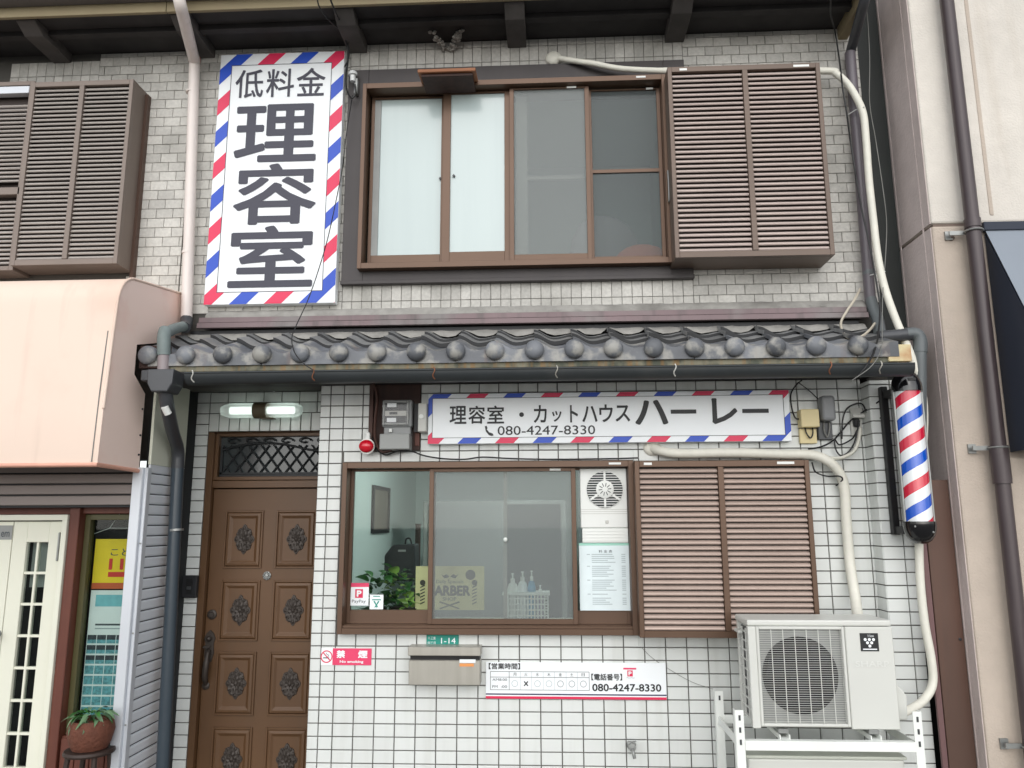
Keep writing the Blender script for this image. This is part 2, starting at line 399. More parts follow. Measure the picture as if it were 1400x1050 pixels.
def tile_mesh(w_, h_, dep, m):
    """a tile of w x h, its centre at the origin on the wall bed, face towards -Y, edges chamfered"""
    k = (round(w_, 3), round(h_, 3), m)
    if k not in TILE:
        a, b, c = k[0]/2, k[1]/2, .0022
        vs = [(-a, 0, -b), (a, 0, -b), (a, 0, b), (-a, 0, b), (-a, -dep+c, -b), (a, -dep+c, -b), (a, -dep+c, b), (-a, -dep+c, b),
              (-a+c, -dep, -b+c), (a-c, -dep, -b+c), (a-c, -dep, b-c), (-a+c, -dep, b-c)]
        fs = [(0, 1, 5, 4), (1, 2, 6, 5), (2, 3, 7, 6), (3, 0, 4, 7), (4, 5, 9, 8), (5, 6, 10, 9), (6, 7, 11, 10), (7, 4, 8, 11), (8, 9, 10, 11)]
        me = bpy.data.meshes.new('tile'); me.from_pydata(vs, [], fs); me.materials.append(MATS[m]); TILE[k] = me
    return TILE[k]
def lay_tiles(rects, bed, dep, m, name, parent, limit, field):
    """the largest ones in view each an object, the rest one joined field"""
    rects = sorted(rects, key=lambda r: -r[4]); rest = MB()
    for i, (x0, x1, z0, z1, rank) in enumerate(rects):
        cx, cz = (x0+x1)/2, (z0+z1)/2; j = random.uniform(-.0009, .0009)
        if i < limit:
            o = put(name, tile_mesh(x1-x0, z1-z0, dep, m), parent, (cx, bed+j, cz)); o.rotation_euler = (random.uniform(-.004, .004), 0, random.uniform(-.004, .004))
        else:
            me = tile_mesh(x1-x0, z1-z0, dep, m)
            rest.add([(v.co.x+cx, v.co.y+bed+j, v.co.z+cz) for v in me.vertices], [list(p.vertices) for p in me.polygons])
    if rest.f: rest.build(field, m, parent, kind='stuff')

# ================================================================== the setting
g = MB().poly([(-150, -250, 0), (150, -250, 0), (150, 60, 0), (-150, 60, 0)]).build('ground', 'asphalt'); tag(g, kind='structure')
pv = MB()
for i in range(-9, 11): pv.box(i*.6+.004, i*.6+.596, -1.05, -.72, .004, .03)
pv.build('roadside_gutter', 'concrete', bevel=.004); tag(bpy.data.objects['roadside_gutter'], kind='structure')

# ================================================================== barber shop
shop = thing('barber_shop', 'two storey barber shop with white tiled ground floor and grey tiled upper floor', 'building', (.3, 0, 0))
# ---- ground floor wall with its tiles
WX0, WX1, WZ0, WZ1 = -.806, .905, .982, 1.962
wall = MB()
wall.box(-.972, WX0, .009, .14, 0, 2.44).box(WX1, 2.262, .009, .14, 0, 2.44).box(WX0, WX1, .009, .14, 0, WZ0).box(WX0, WX1, .009, .14, WZ1, 2.44)
wall.box(-.972, -.86, .14, .29, 0, 2.44)
wall = wall.build('ground_floor_wall', 'grout', shop)
G = .003
holes = [(WX0-.008, WX1+.008, WZ0-.006, WZ1+.006), (-.668, -.352, 2.035, 2.6), (.93, 1.855, 1.02, 1.93)]
hidden = [(-.27, 1.80, 2.09, 2.345), (.06, 1.04, .64, .82), (-.37, .01, .73, .91), (1.5, 2.0, .66, 1.08)]
tiles = []
xs = [-.972, -.908]+[i*.118 for i in range(-7, 20)]+[2.262]
for j in range(-6, 29):
    z0 = .42+j*.07
    for a, b in zip(xs[:-1], xs[1:]):
        rs = [(a+G, b-G, z0+G, min(z0+.07, 2.438)-G)]
        for h in holes: rs = subtract(rs, h)
        for q in rs:
            area = (q[1]-q[0])*(q[3]-q[2]); cx, cz = (q[0]+q[1])/2, (q[2]+q[3])/2
            if any(h[0] < cx < h[1] and h[2] < cz < h[3] for h in hidden) or cz < .2: area *= .01
            tiles.append(q+(area,))
lay_tiles(tiles, .009, .009, 'white_tile', 'white_tile', wall, 225, 'white_tile_field')
# ---- pilaster at the right end
PF = -.125
pil = box('corner_pilaster', 2.264, 2.428, PF+.009, .14, 0, 2.41, 'grout', shop)
ft = []
for j in range(-6, 29):
    z0 = .42+j*.07; z1 = min(z0+.07, 2.408)
    for a, b in ((2.256, 2.372), (2.372, 2.436)): ft.append((a+G, b-G, z0+G, z1-G, 1 if z0 > .3 else .01))
    me = tile_mesh(PF*-1-.004, z1-z0-2*G, .009, 'white_tile')
    o = put('white_tile', me, pil, (2.264, PF/2+.003, (z0+z1)/2)); o.rotation_euler = (0, 0, -math.pi/2)
lay_tiles(ft, PF+.009, .009, 'white_tile', 'white_tile', pil, 40, 'white_tile_field')
# ---- recessed door bay
bay = MB().box(-1.90, -1.785, .279, .4, 0, 2.45).box(-1.785, -.86, .279, .4, 2.192, 2.45).box(-.972, -.86, .29, .4, 0, 2.192).build('door_bay_wall', 'grout', shop)
bt = []
for j in range(-6, 29):
    z0 = .42+j*.07
    bt.append((-1.9+G, -1.782-G, z0+G, z0+.07-G, 1 if z0 > .3 else .02))
    if z0 >= 2.31:
        for i in range(8): bt.append((-1.782+.118*i+G, min(-1.782+.118*(i+1), -.975)-G, z0+G, z0+.07-G, 1))
for i in range(12): bt.append((-1.782+.0672*i+G, -1.782+.0672*(i+1)-G, 2.194, 2.307, 1))
bt = [q for q in bt if q[1]-q[0] > .02]
lay_tiles(bt, .279, .009, 'white_tile', 'white_tile', bay, 75, 'white_tile_field')
box('door_backing', -1.9, -.86, .42, .44, 0, 2.45, 'near_black', shop)
box('door_step', -1.9, -.972, .0, .29, 0, .12, 'concrete', shop, .004)
box('side_post', -1.93, -1.872, .12, .29, 0, 2.44, 'near_black', shop)
# ---- door
dr = MB(); DY = .325
dr.box(-1.742, -.985, DY, DY+.04, .125, 1.826)
door = dr.build('door', 'door', shop, .002)
df = MB().frame(-1.785, -.94, .285, .40, .12, 2.19, .04, .004, .004).box(-1.745, -.98, .30, .40, 1.832, 1.878)
df.build('door_frame', 'door', shop, .002)
rowsz = [(698, 777), (793, 876), (891, 978), (994, 1082)]
def ornament(cx, cz, a, b, Y, parent):
    mb = MB(); n = 48
    def ring(s, k, ph, Yv): return [(cx+a*s*(1+k*math.cos(8*t+ph)+.06*math.cos(4*t))*math.cos(t), Yv, cz+b*s*(1+k*math.cos(8*t+ph)+.06*math.cos(4*t))*math.sin(t)) for t in [2*math.pi*i/n for i in range(n)]]
    levels = [(1, .1, 0, Y), (.97, .1, 0, Y-.005), (.74, .1, 0, Y-.006), (.72, .12, math.pi, Y-.011), (.5, .12, math.pi, Y-.007), (.42, .18, 0, Y-.015), (.2, .1, 0, Y-.010), (.12, .0, 0, Y-.017), (.02, 0, 0, Y-.019)]
    vs = []; fs = []
    for l in levels: vs += ring(*l)
    for i in range(len(levels)-1):
        for k in range(n): fs.append((i*n+k, i*n+(k+1) % n, (i+1)*n+(k+1) % n, (i+1)*n+k))
    mb.add(vs, fs)
    for q in range(12):
        t = math.pi*2*q/12
        mb.ball((cx+a*.84*math.cos(t), Y-.006, cz+b*.84*math.sin(t)), .0085, 8, (1, .8, 1.2))
    return mb.build('ornament', 'bronze', parent, smooth=50)
for ya, yb in rowsz:
    z1, z0 = at(333, ya, DY).z, at(333, yb, DY).z
    for x0, x1 in ((-1.654, -1.405), (-1.322, -1.062)):
        pm = MB()
        # moulded raised border: outer bead, groove, inner bevel
        pm.frame(x0, x1, DY-.010, DY+.001, z0, z1, .012)
        v = []; ins = [(0.012, DY-.003), (.018, DY-.011), (.034, DY-.013), (.05, DY-.004)]
        for d, Yv in ins: v += [(x0+d, Yv, z0+d), (x1-d, Yv, z0+d), (x1-d, Yv, z1-d), (x0+d, Yv, z1-d)]
        pm.add(v, [(4*i+k, 4*i+(k+1) % 4, 4*i+4+(k+1) % 4, 4*i+4+k) for i in range(3) for k in range(4)]+[(12, 13, 14, 15)])
        pm.build('panel', 'door', door, .0015)
        ornament((x0+x1)/2+.006, (z0+z1)/2, .058, .082, DY-.004, door)
cx, cz = -1.365, at(363, 787, DY).z
mb = MB().lathe([(.026, 0), (.026, -.006), (.02, -.008), (.02, -.004), (.012, -.004), (.010, -.014), (.001, -.016)], (cx, DY, cz), 'y', 20)
for q in range(8): mb.ball((cx+.021*math.cos(q*.785), DY-.008, cz+.021*math.sin(q*.785)), .006, 8)
mb.build('rosette', 'galv', door, smooth=40)
cx, cz = -1.702, at(287, 840, DY).z
MB().lathe([(.03, 0), (.03, -.008), (.022, -.014), (.016, -.014), (.015, -.022), (.001, -.023)], (cx, DY, cz), 'y', 20).build('keyhole', 'bronze', door, smooth=40)
hz = at(287, 868, DY).z; HX = -1.705
hb = MB().prism([(HX-.022, hz-.16), (HX-.03, hz-.11), (HX-.026, hz-.05), (HX-.034, hz-.02), (HX-.022, hz+.01), (HX, hz+.03), (HX+.022, hz+.01), (HX+.034, hz-.02), (HX+.026, hz-.05), (HX+.03, hz-.11), (HX+.016, hz-.16)], 'y', DY-.008, DY)
hb.tube(spline([(HX, DY-.004, hz-.09), (HX+.004, DY-.035, hz-.11), (HX+.006, DY-.052, hz-.17), (HX, DY-.045, hz-.235), (HX-.006, DY-.012, hz-.285), (HX-.008, DY, hz-.295)]), [.013]*10+[.018]*12+[.014]*9, 10)
hb.lathe([(.024, 0), (.024, -.008), (.012, -.016), (.001, -.017)], (HX-.008, DY, hz-.3), 'y', 14).ball((HX, DY-.02, hz-.02), .016, 10).box(HX-.03, HX+.01, DY-.03, DY-.018, hz-.075, hz-.062)
hb.build('handle', 'bronze', door, smooth=45)
# transom light with iron lattice
tz0, tz1 = 1.882, 2.186
tr = MB().frame(-1.745, -.98, .31, .35, tz0, tz1, .022).build('transom_window', 'door', shop, .0015)
MB().box(-1.723, -1.002, .345, .352, tz0+.02, tz1-.02).build('pane', 'dim_glass', tr)
lt = MB(); lx0, lx1, lz0, lz1 = -1.70, -1.0, tz0+.05, tz0+.225
lt.box(lx0-.015, lx1, .326, .336, lz0-.012, lz0).box(lx0-.015, lx0, .326, .336, lz0-.012, lz1).box(lx0-.015, lx1, .326, .336, tz0+.022, tz0+.036)
for i in range(-3, 10):
    for s in (1, -1):
        a = (lx0+.083*i, lz0) if s == 1 else (lx0+.083*i, lz1); b = (a[0]+.135, lz1 if s == 1 else lz0)
        pts = []
        for t in (0, .25, .5, .75, 1):
            x = a[0]+(b[0]-a[0])*t; z = a[1]+(b[1]-a[1])*t
            if lx0 <= x <= lx1: pts.append((x, .331+.002*s, z))
        if len(pts) > 1: lt.tube(pts, .005, 6)
arch = [(lx0+(lx1-lx0)*t, .326, lz1-.035+.05*math.sin(math.pi*min(1, t*1.15+.05))) for t in [i/14 for i in range(15)]]
lt.tube(arch, .007, 6)
for i in range(6):
    c0 = lx0+.06+.118*i
    lt.tube([(c0+.045*math.cos(t)*(1-t/9), .326, lz1+.028+.022*math.sin(t)*(1-t/9)) for t in [k*.5 for k in range(13)]], .0055, 6)
lt.build('lattice', 'iron', tr, smooth=40)

# ---- lower window
win = MB().frame(WX0, WX1, -.055, .12, WZ0, WZ1, .028, .034, .036)
win.box(WX0+.028, WX1-.028, -.02, .09, WZ0+.034, WZ0+.05).box(WX0+.028, WX1-.028, -.045, -.038, WZ0+.034, WZ0+.048)
win = win.build('shop_window', 'brown_alu', shop, .0015)
def sash(x0, x1, z0, z1, Y, t, tb, tt, pane, parent, m='brown_alu', name='sash'):
    s = MB().frame(x0, x1, Y-.014, Y+.014, z0, z1, t, tb, tt).build(name, m, parent, .0012)
    MB().box(x0+t-.004, x1-t+.004, Y-.002, Y+.002, z0+tb-.004, z1-tt+.004).build('pane', pane, parent); return s
sash(-.778, -.262, 1.032, 1.925, .055, .02, .075, .012, 'glass', win)
sash(-.293, .572, 1.034, 1.925, .005, .027, .03, .02, 'glass_screen', win)
sash(.55, .876, 1.032, 1.925, .055, .02, .075, .012, 'glass', win)
MB().box(.875, .895, -.03, .1, 1.03, 1.93).build('jamb_track', 'brown_alu_dark', win)
MB().box(.145, .166, .025, .03, 1.06, 1.91).build('inner_stile', 'slat_grey', win)
MB().ball((.158, -.012, 1.51), .012, 10).build('latch', 'white_plastic', win)
for (x0, x1, Y, z) in ((.42, .485, -.0115, 1.914), (.765, .835, -.0575, 1.944)): MB().box(x0, x1, Y, Y+.003, z-.006, z+.006).build('sticker', 'white_plastic', win)

# ---- lower shutter box and upper shutter box
def shutter_box(name, parent, x0, x1, z0, z1, yf, yb, mid, pitch, mf, ms, stickers=()):
    b = MB(); t = .026
    b.frame(x0, x1, yf, yf+.03, z0, z1, t, .036, .034)
    b.box(mid-.016, mid+.016, yf-.004, yf+.03, z0+.037, z1-.035)
    b.box(x0, x0+.012, yf+.03, yb, z0+.012, z1-.012).box(x1-.012, x1, yf+.03, yb, z0+.012, z1-.012)
    b.box(x0, x1, yf+.03, yb, z1-.012, z1).box(x0, x1, yf+.03, yb, z0, z0+.012)
    o = b.build(name, mf, parent, .0015)
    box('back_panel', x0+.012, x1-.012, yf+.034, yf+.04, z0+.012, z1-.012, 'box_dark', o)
    n = int((z1-z0-.074)/pitch); pitch = (z1-z0-.074)/n
    for a, c in ((x0+t+.002, mid-.018), (mid+.018, x1-t-.002)):
        prof = [(0, 0), (-.005, .005), (-.005, pitch*.26), (.001, pitch*.54), (.013, pitch*.76), (.017, pitch*.70), (.006, pitch*.44), (.003, .004)]
        hw = (c-a)/2
        me = MB().prism([(p+yf+.012, q) for p, q in prof], 'x', -hw, hw).mesh('slat', ms, smooth=50)
        for i in range(n): put('slat', me, o, ((a+c)/2, 0, z0+.038+pitch*i))
    for sx0, sx1, sz in stickers: box('sticker', sx0, sx1, yf-.0015, yf+.001, sz-.007, sz+.007, 'white_plastic', o)
    return o
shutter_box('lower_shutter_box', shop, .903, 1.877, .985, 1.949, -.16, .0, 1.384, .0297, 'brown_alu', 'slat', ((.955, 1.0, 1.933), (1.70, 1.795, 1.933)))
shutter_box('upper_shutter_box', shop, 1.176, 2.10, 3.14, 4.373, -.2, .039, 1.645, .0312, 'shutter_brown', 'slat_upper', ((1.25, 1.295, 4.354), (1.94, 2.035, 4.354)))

# ---- upper floor wall and tiles
UB = .048
uw = MB().box(-1.93, -.74, UB, .2, 2.44, 4.80).box(1.17, 2.44, UB, .2, 2.44, 4.80).box(-.74, 1.17, UB, .2, 2.44, 3.18).box(-.74, 1.17, UB, .2, 4.40, 4.80)
uw.box(2.262, 2.44, .14, .2, 0, 2.44)
uwall = uw.build('upper_floor_wall', 'dark_grout', shop)
SX0, SX1, SZ0, SZ1 = -.873, 1.318, 3.084, 4.552
def running(x0, x1, z0, z1, hol, hid, g=.0016, ph=0):
    out = []; r = 0; z = z0
    while z < z1-.012:
        zz = min(z+.0648, z1); x = x0-(.0555 if (r+ph) % 2 else 0)-.02
        while x < x1:
            rs = [(max(x, x0)+g, min(x+.111, x1)-g, z+g, zz-g)]
            for h in hol: rs = subtract(rs, h)
            for q in rs:
                if q[1]-q[0] < .012 or q[3]-q[2] < .012: continue
                if any(h[0] < q[0] and q[1] < h[1] and h[2] < q[2] and q[3] < h[3] for h in hid): continue
                out.append(q+((q[1]-q[0])*(q[3]-q[2]),))
            x += .111
        z = zz; r += 1
    return out
ut = running(-1.93, SX0, 2.915, 4.76, [], [(-1.73, -.91, 2.97, 4.66)])
ut += running(SX1, 2.44, 2.915, 4.76, [], [(1.19, 2.09, 3.2, 4.36)], ph=1)
ut += [q for q in running(1.10, SX1, 4.40, 4.0, [], [])]
for z0, z1 in ((2.918, 2.977), (2.977, 3.084), (4.552, 4.604), (4.604, 4.711), (4.711, 4.76)):
    n = 35; p_ = (SX1-SX0)/n
    for i in range(n): ut.append((SX0+p_*i+.0014, SX0+p_*(i+1)-.0014, z0+.0014, z1-.0014, p_*(z1-z0)*(0.2 if z0 > 4.71 else 1)))
lay_tiles(ut, UB, .008, 'grey_tile', 'grey_tile', uwall, 300, 'grey_tile_field')
# ---- upper window with its sheet metal surround
sr = MB().frame(SX0, SX1, .002, .046, SZ0, SZ1, .135, .11, .15)
sr.box(SX0-.004, SX1+.003, -.006, .044, SZ0-.006, SZ0+.018)
sr = sr.build('window_surround', 'dark_flash', shop, .002)
UX0, UX1, UZ0, UZ1 = -.760, 1.185, 3.160, 4.414
uwin = MB().frame(UX0, UX1, -.062, .12, UZ0, UZ1, .026, .036, .036).build('upper_window', 'brown_alu', shop, .0015)
sash(-.722, -.236, 3.215, 4.372, .055, .022, .065, .014, 'frosted', uwin)
sash(-.243, .205, 3.215, 4.372, .02, .05, .065, .012, 'frosted', uwin)
sash(.189, .70, 3.205, 4.372, -.005, .028, .04, .01, 'glass_upper', uwin)
sash(.692, 1.158, 3.205, 4.366, .03, .024, .028, .01, 'glass_dark_screen', uwin)
MB().box(.716, 1.134, .018, .04, 3.79, 3.812).build('mid_rail', 'brown_alu', uwin)
MB().box(.226, .30, .06, .07, 3.24, 4.36).box(.30, .66, .06, .07, 3.775, 3.80).build('inner_sash', 'slat_grey', uwin)
MB().box(-.70, -.66, .043, .05, 3.28, 4.35).build('curtain_edge', 'curtain', uwin)
for x in (-.262, -.17): MB().prism([(x-.009, 3.79), (x, 3.80), (x+.009, 3.79), (x, 3.782)], 'y', .0 if x > -.2 else .035, .045).build('finger_pull', 'meter_dark', uwin)
for (x0, x1, Y, z) in ((.56, .62, -.0205, 4.368), (1.00, 1.06, -.0645, 4.398), (1.07, 1.115, .0135, 4.362)): box('sticker', x0, x1, Y, Y+.003, z-.006, z+.006, 'white_plastic', uwin)
MB().tube(spline([(1.172, -.064, 3.55), (1.172, -.09, 3.56), (1.172, -.09, 3.73), (1.172, -.064, 3.74)]), .005, 6).build('pull_handle', 'galv', uwin)

# ---- canopy between the floors
TP = .218; TX0 = at(410, 484, -.44).x
can = MB().box(-1.86, 2.30, -.415, .04, 2.437, 2.449)                      # soffit
can.box(-1.86, 2.30, -.405, -.38, 2.449, 2.52)
can.prism([(-.38, 2.46), (.04, 2.46), (.04, 2.62), (-.12, 2.585), (-.38, 2.50)], 'x', -1.85, 2.29)
can = can.build('canopy', 'soffit', shop)
box('eave_board', -1.72, 2.30, -.418, -.406, 2.450, 2.481, 'peeling', can)
def wave(t): 
    if t < .55: return .050*(.5+.5*math.cos(math.pi*t/.55))-.004*math.sin(math.pi*t/.55)
    return .016*(1-math.cos(math.pi*(t-.55)/.45))/2
def roof_tile(name, m, front, depth=.21, slope=.27):
    n = 14; mb = MB(); T = [i/n for i in range(n+1)]; th = .022
    vs = []; fs = []
    for Yv in (0, depth):
        for lo in (0, 1):
            vs += [(t*TP*1.03-.004, Yv+(.005 if lo and Yv == 0 else 0), wave(min(t, 1))+Yv*slope-(th if lo else 0)) for t in T]
    k = n+1
    for i in range(n):
        fs += [(i, i+1, 2*k+i+1, 2*k+i), (k+i+1, k+i, 3*k+i, 3*k+i+1), (k+i, k+i+1, i+1, i), (2*k+i, 2*k+i+1, 3*k+i+1, 3*k+i)]
    fs += [(0, 2*k, 3*k, k), (n, k+n, 3*k+n, 2*k+n)]
    mb.add(vs, fs)
    if front:
        b = len(mb.v); vs = []; fs = []
        for Yv in (-.012, .012):
            vs += [(t*TP, Yv, wave(t)-.002) for t in T]+[(t*TP, Yv, -.07) for t in T]
        for i in range(n):
            fs += [(i, i+1, k+i+1, k+i), (2*k+i+1, 2*k+i, 3*k+i, 3*k+i+1), (i+1, i, 2*k+i, 2*k+i+1), (k+i, k+i+1, 3*k+i+1, 3*k+i)]
        fs += [(0, k, 3*k, 2*k), (n, 2*k+n, 3*k+n, k+n)]
        mb.add(vs, fs); mb.ball((0, -.026, -.008), .054, 20, (1, .62, 1))
    me = mb.mesh(name, m, smooth=40)
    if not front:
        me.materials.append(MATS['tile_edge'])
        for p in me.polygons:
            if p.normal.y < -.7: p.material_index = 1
    return me
zt = [2.549, 2.626, 2.684]
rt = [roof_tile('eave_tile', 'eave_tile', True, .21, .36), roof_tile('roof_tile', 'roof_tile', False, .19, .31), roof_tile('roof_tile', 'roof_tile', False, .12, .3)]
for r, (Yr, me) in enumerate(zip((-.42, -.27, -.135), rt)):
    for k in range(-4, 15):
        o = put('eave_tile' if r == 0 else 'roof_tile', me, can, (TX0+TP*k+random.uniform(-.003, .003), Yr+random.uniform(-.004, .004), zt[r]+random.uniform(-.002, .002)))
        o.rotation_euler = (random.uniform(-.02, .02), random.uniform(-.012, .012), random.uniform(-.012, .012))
pl = MB(); n = 90; vs = []
for i in range(n+1):
    x = -1.84+4.14*i/n; t = ((x-TX0)/TP) % 1
    vs += [(x, -.075+.012*random.random(), zt[2]+.028+wave(t)*.9), (x, -.035, zt[2]+.075+.006*random.random()), (x, .03, zt[2]+.10)]
pl.add(vs, [(3*i+a, 3*i+a+1, 3*i+a+4, 3*i+a+3) for i in range(n) for a in (0, 1)])
pl.build('mortar_bed', 'plaster', can, smooth=60)
box('ridge_board', -1.80, 2.27, -.03, .02, 2.735, 2.785, 'near_black', can)
fl = MB().prism([(.04, 2.872), (-.045, 2.866), (-.048, 2.833), (-.04, 2.831), (-.068, 2.826), (-.071, 2.794), (-.05, 2.792), (-.03, 2.80), (-.03, 2.84), (.04, 2.85)], 'x', -1.745, 2.315)
fl.build('flashing', 'flash_metal', can, .001)
ms_ = MB(); n = 120; vs = []
for i in range(n+1):
    x = -1.72+4.05*i/n; vs += [(x, .041, 2.93+.004*random.random()), (x, .012-.01*random.random(), 2.915-.006*random.random()), (x, -.012-.014*random.random(), 2.885-.006*random.random()), (x, -.02, 2.868)]
ms_.add(vs, [(4*i+a, 4*i+a+1, 4*i+a+5, 4*i+a+4) for i in range(n) for a in (0, 1, 2)]).build('mortar_strip', 'plaster', can, smooth=60)
gz = at(700, 504, -.55).z; gy = -.495; gr_ = .056
gut = MB(); gx0, gx1 = at(258, 515, -.5).x, 2.325; seg = 12; vs = []
for X in (gx0, gx1):
    for rr in (gr_, gr_-.006):
        for i in range(seg+1): a = math.pi+math.pi*i/seg; vs.append((X, gy+rr*math.cos(a), gz+rr*1.05*math.sin(a)))
k = seg+1; fs = []
for i in range(seg): fs += [(i, i+1, 2*k+i+1, 2*k+i), (k+i+1, k+i, 3*k+i, 3*k+i+1), (i+1, i, k+i, k+i+1), (2*k+i, 2*k+i+1, 3*k+i+1, 3*k+i)]
fs += [(0, 2*k, 3*k, k), (seg, k+seg, 3*k+seg, 2*k+seg)]
gut.add(vs, fs); gut.tube([(gx0, gy-gr_, gz), (gx1, gy-gr_, gz)], .005, 8)
for X in (gx0, gx1): gut.prism([(gy+gr_*math.cos(math.pi+math.pi*i/seg), gz+gr_*1.05*math.sin(math.pi+math.pi*i/seg)) for i in range(seg+1)], 'x', X-.003, X+.003)
gut = gut.build('gutter', 'gutter', shop, smooth=40)
for px, m in ((263, 'socket_grey'), (428, 'copper'), (593, 'copper'), (761, 'steel'), (923, 'socket_grey'), (1136, 'copper'), (1205, 'steel')):
    x = at(px, 510, -.55).x
    MB().tube([(x+.006*math.sin(i), gy+(gr_+.004)*math.cos(a), gz+.004+(gr_+.004)*1.05*math.sin(a)) for i, a in enumerate([math.pi*.95+math.pi*.36*j/7 for j in range(8)])], .0034, 6).build('gutter_bracket', m, gut, smooth=40)
MB().prism([(-.43, 2.452), (-.05, 2.50), (-.05, 2.60), (-.43, 2.545)], 'x', at(1214, 480, -.43).x, at(1246, 480, -.43).x).build('end_cap', 'rust_plate', can, .003)
MB().box(-1.89, -1.72, -.43, -.40, 2.47, 2.60).build('end_board', 'wood_dark', can, .003)
# ---- roof eave
def eave(parent, x0, x1, beams):
    e = MB().prism([(.05, 4.765), (-.36, 4.775), (-.36, 4.80), (.05, 4.82)], 'x', x0, x1).build('roof_eave', 'eave_board', parent)
    box('fascia', x0, x1, -.385, -.361, 4.745, 4.822, 'fascia', e, .002)
    box('upper_fascia', x0, x1, -.47, -.386, 4.812, 5.0, 'fascia_grey', e, .002)
    box('batten', x0, x1, -.21, -.16, 4.735, 4.768, 'eave_board', e)
    for x in beams: MB().prism([(.045, 4.70), (-.25, 4.70), (-.345, 4.75), (-.345, 4.772), (.045, 4.772)], 'x', x-.062, x+.062).build('beam', 'beam', e, .003)
    MB().poly([(x0, -.47, 5.01), (x1, -.47, 5.01), (x1, 1.9, 5.8), (x0, 1.9, 5.8)]).build('roof_slope', 'roof_tile', e)
    return e
eave(shop, -1.93, 2.36, [at(480, 35, -.15).x, at(705, 30, -.15).x, at(928, 25, -.15).x])
MB().prism([(.045, 4.68), (-.30, 4.68), (-.38, 4.74), (-.38, 4.83), (.045, 4.83)], 'x', 2.32, 2.38).build('verge_board', 'fascia', shop, .003)
# ---- rooms behind the windows
rm = MB()
RX0, RX1, RY1, RZ0, RZ1 = -.97, 2.1, 3.4, .3, 2.36
rm.box(RX0-.02, RX0, .30, RY1, RZ0, 2.5).box(RX1, RX1+.02, .142, RY1, RZ0, 2.5).box(RX0-.02, .70, RY1, RY1+.02, RZ0, 2.5).box(RX0-.02, RX1+.02, .142, 1.72, RZ1, RZ1+.02)
rm.box(-.858, RX0+.112, .142, .30, RZ0, RZ1)
rm.build('shop_room', 'room_wall', shop)
rg = MB().frame(RX0-.02, RX1+.02, 1.72, RY1+.02, 2.5, 2.53, .03).build('added_roof_light', 'rail', shop)  # unseen glass roof, added to let daylight into the shop room
for i in range(4): box('pane', RX0+.012+.77*i, RX0+.77*(i+1), 1.74, RY1, 2.512, 2.516, 'glass', rg)
rd = MB().frame(.70, RX1+.02, RY1-.02, RY1+.02, RZ0, 2.5, .05).box(1.38, 1.43, RY1-.02, RY1+.02, RZ0+.05, 2.45).build('added_glass_doors', 'rail', shop)  # glazing added outside the view so daylight reaches the left wall
for x0 in (.75, 1.43): box('pane', x0, x0+.63, RY1-.003, RY1+.003, RZ0+.05, 2.45, 'glass', rd)
box('room_floor', RX0, RX1, .142, RY1, RZ0-.02, RZ0, 'room_floor', shop)
box('window_shelf', -.80, .90, .09, .36, 1.0, 1.028, 'door_cream', shop, .002)
um = MB().box(-.9, -.88, .202, 1.6, 3.0, 4.6).box(1.3, 1.32, .202, 1.6, 3.0, 4.6).box(-.9, 1.32, 1.6, 1.62, 3.0, 4.6).box(-.9, 1.32, .202, 1.6, 4.6, 4.62).box(-.9, 1.32, .202, 1.6, 2.98, 3.0)
um.build('upper_room', 'room_wall', shop)
box('side_wall', -1.93, -1.90, .2, 1.72, 2.44, 4.8, 'concrete', shop)
box('rear_wall', -1.9, 2.44, 1.73, 1.78, 2.54, 4.8, 'concrete', shop)
box('right_side_wall', 2.41, 2.44, .2, 3.5, 0, 2.5, 'near_black', shop); box('right_upper_wall', 2.41, 2.44, .2, 1.72, 2.5, 4.8, 'near_black', shop); box('gap_shade_sheet', 2.442, at(1274, 308, -.30).x-.006, .10, .12, 0, 5.4, 'gap_shade', shop); box('gap_end', 2.40, 2.75, 3.5, 3.55, 0, 5, 'near_black', shop)  # black sheet across the gap stands in for its shade

# ================================================================== neighbouring shop on the left
ls = thing('neighbour_shop', 'shop at the left with white glazed doors under a cream awning', 'building', (-2.8, 0, 0))
LW = -4.3
lw = MB().box(LW, -1.934, UB, .2, 2.0, 4.80).build('upper_floor_wall', 'dark_grout', ls)
b0 = -2.6
lt_ = running(-3.1, -1.934, 2.98, 4.76, [(-3.2, b0, 4.41, 4.80)], [(-3.2, -2.215, 3.1, 4.36)], ph=1)
lt_ = [q for q in lt_ if not (q[1] < b0 and q[3] > 4.4)]
for z0, z1 in ((4.405, 4.50), (4.50, 4.605), (4.605, 4.71)):
    for i in range(10): lt_.append((b0-.0624*(i+1)+.0014, b0-.0624*i-.0014, z0+.0014, z1-.0014, .006))
lay_tiles(lt_, UB, .008, 'grey_tile', 'grey_tile', lw, 260, 'grey_tile_field')
eave(ls, LW, -1.934, [at(62, 50, -.15).x, at(266, 30, -.15).x])
YF = -.15
ux0, ux1 = at(33, 200, YF).x, at(181, 120, YF).x+.003
uz0, uz1 = at(165, 360, YF).z, at(184, 108, YF).z
shutter_box('upper_shutter_box', ls, ux0, ux1, uz0, uz1, YF, .039, at(104, 200, YF).x, .0292, 'grey_brown_alu', 'slat_grey')
box('side_cheek', ux1-.001, ux1+.02, .0, .04, uz0-.05, uz1-.02, 'brown_alu_dark', ls)
lwn = MB().frame(-4.0, ux0-.003, YF+.03, .04, uz0-.02, uz1+.03, .03).build('upper_window', 'grey_brown_alu', ls, .002)
box('back_panel', -3.97, ux0-.03, YF+.1, YF+.11, uz0, uz1, 'box_dark', lwn)
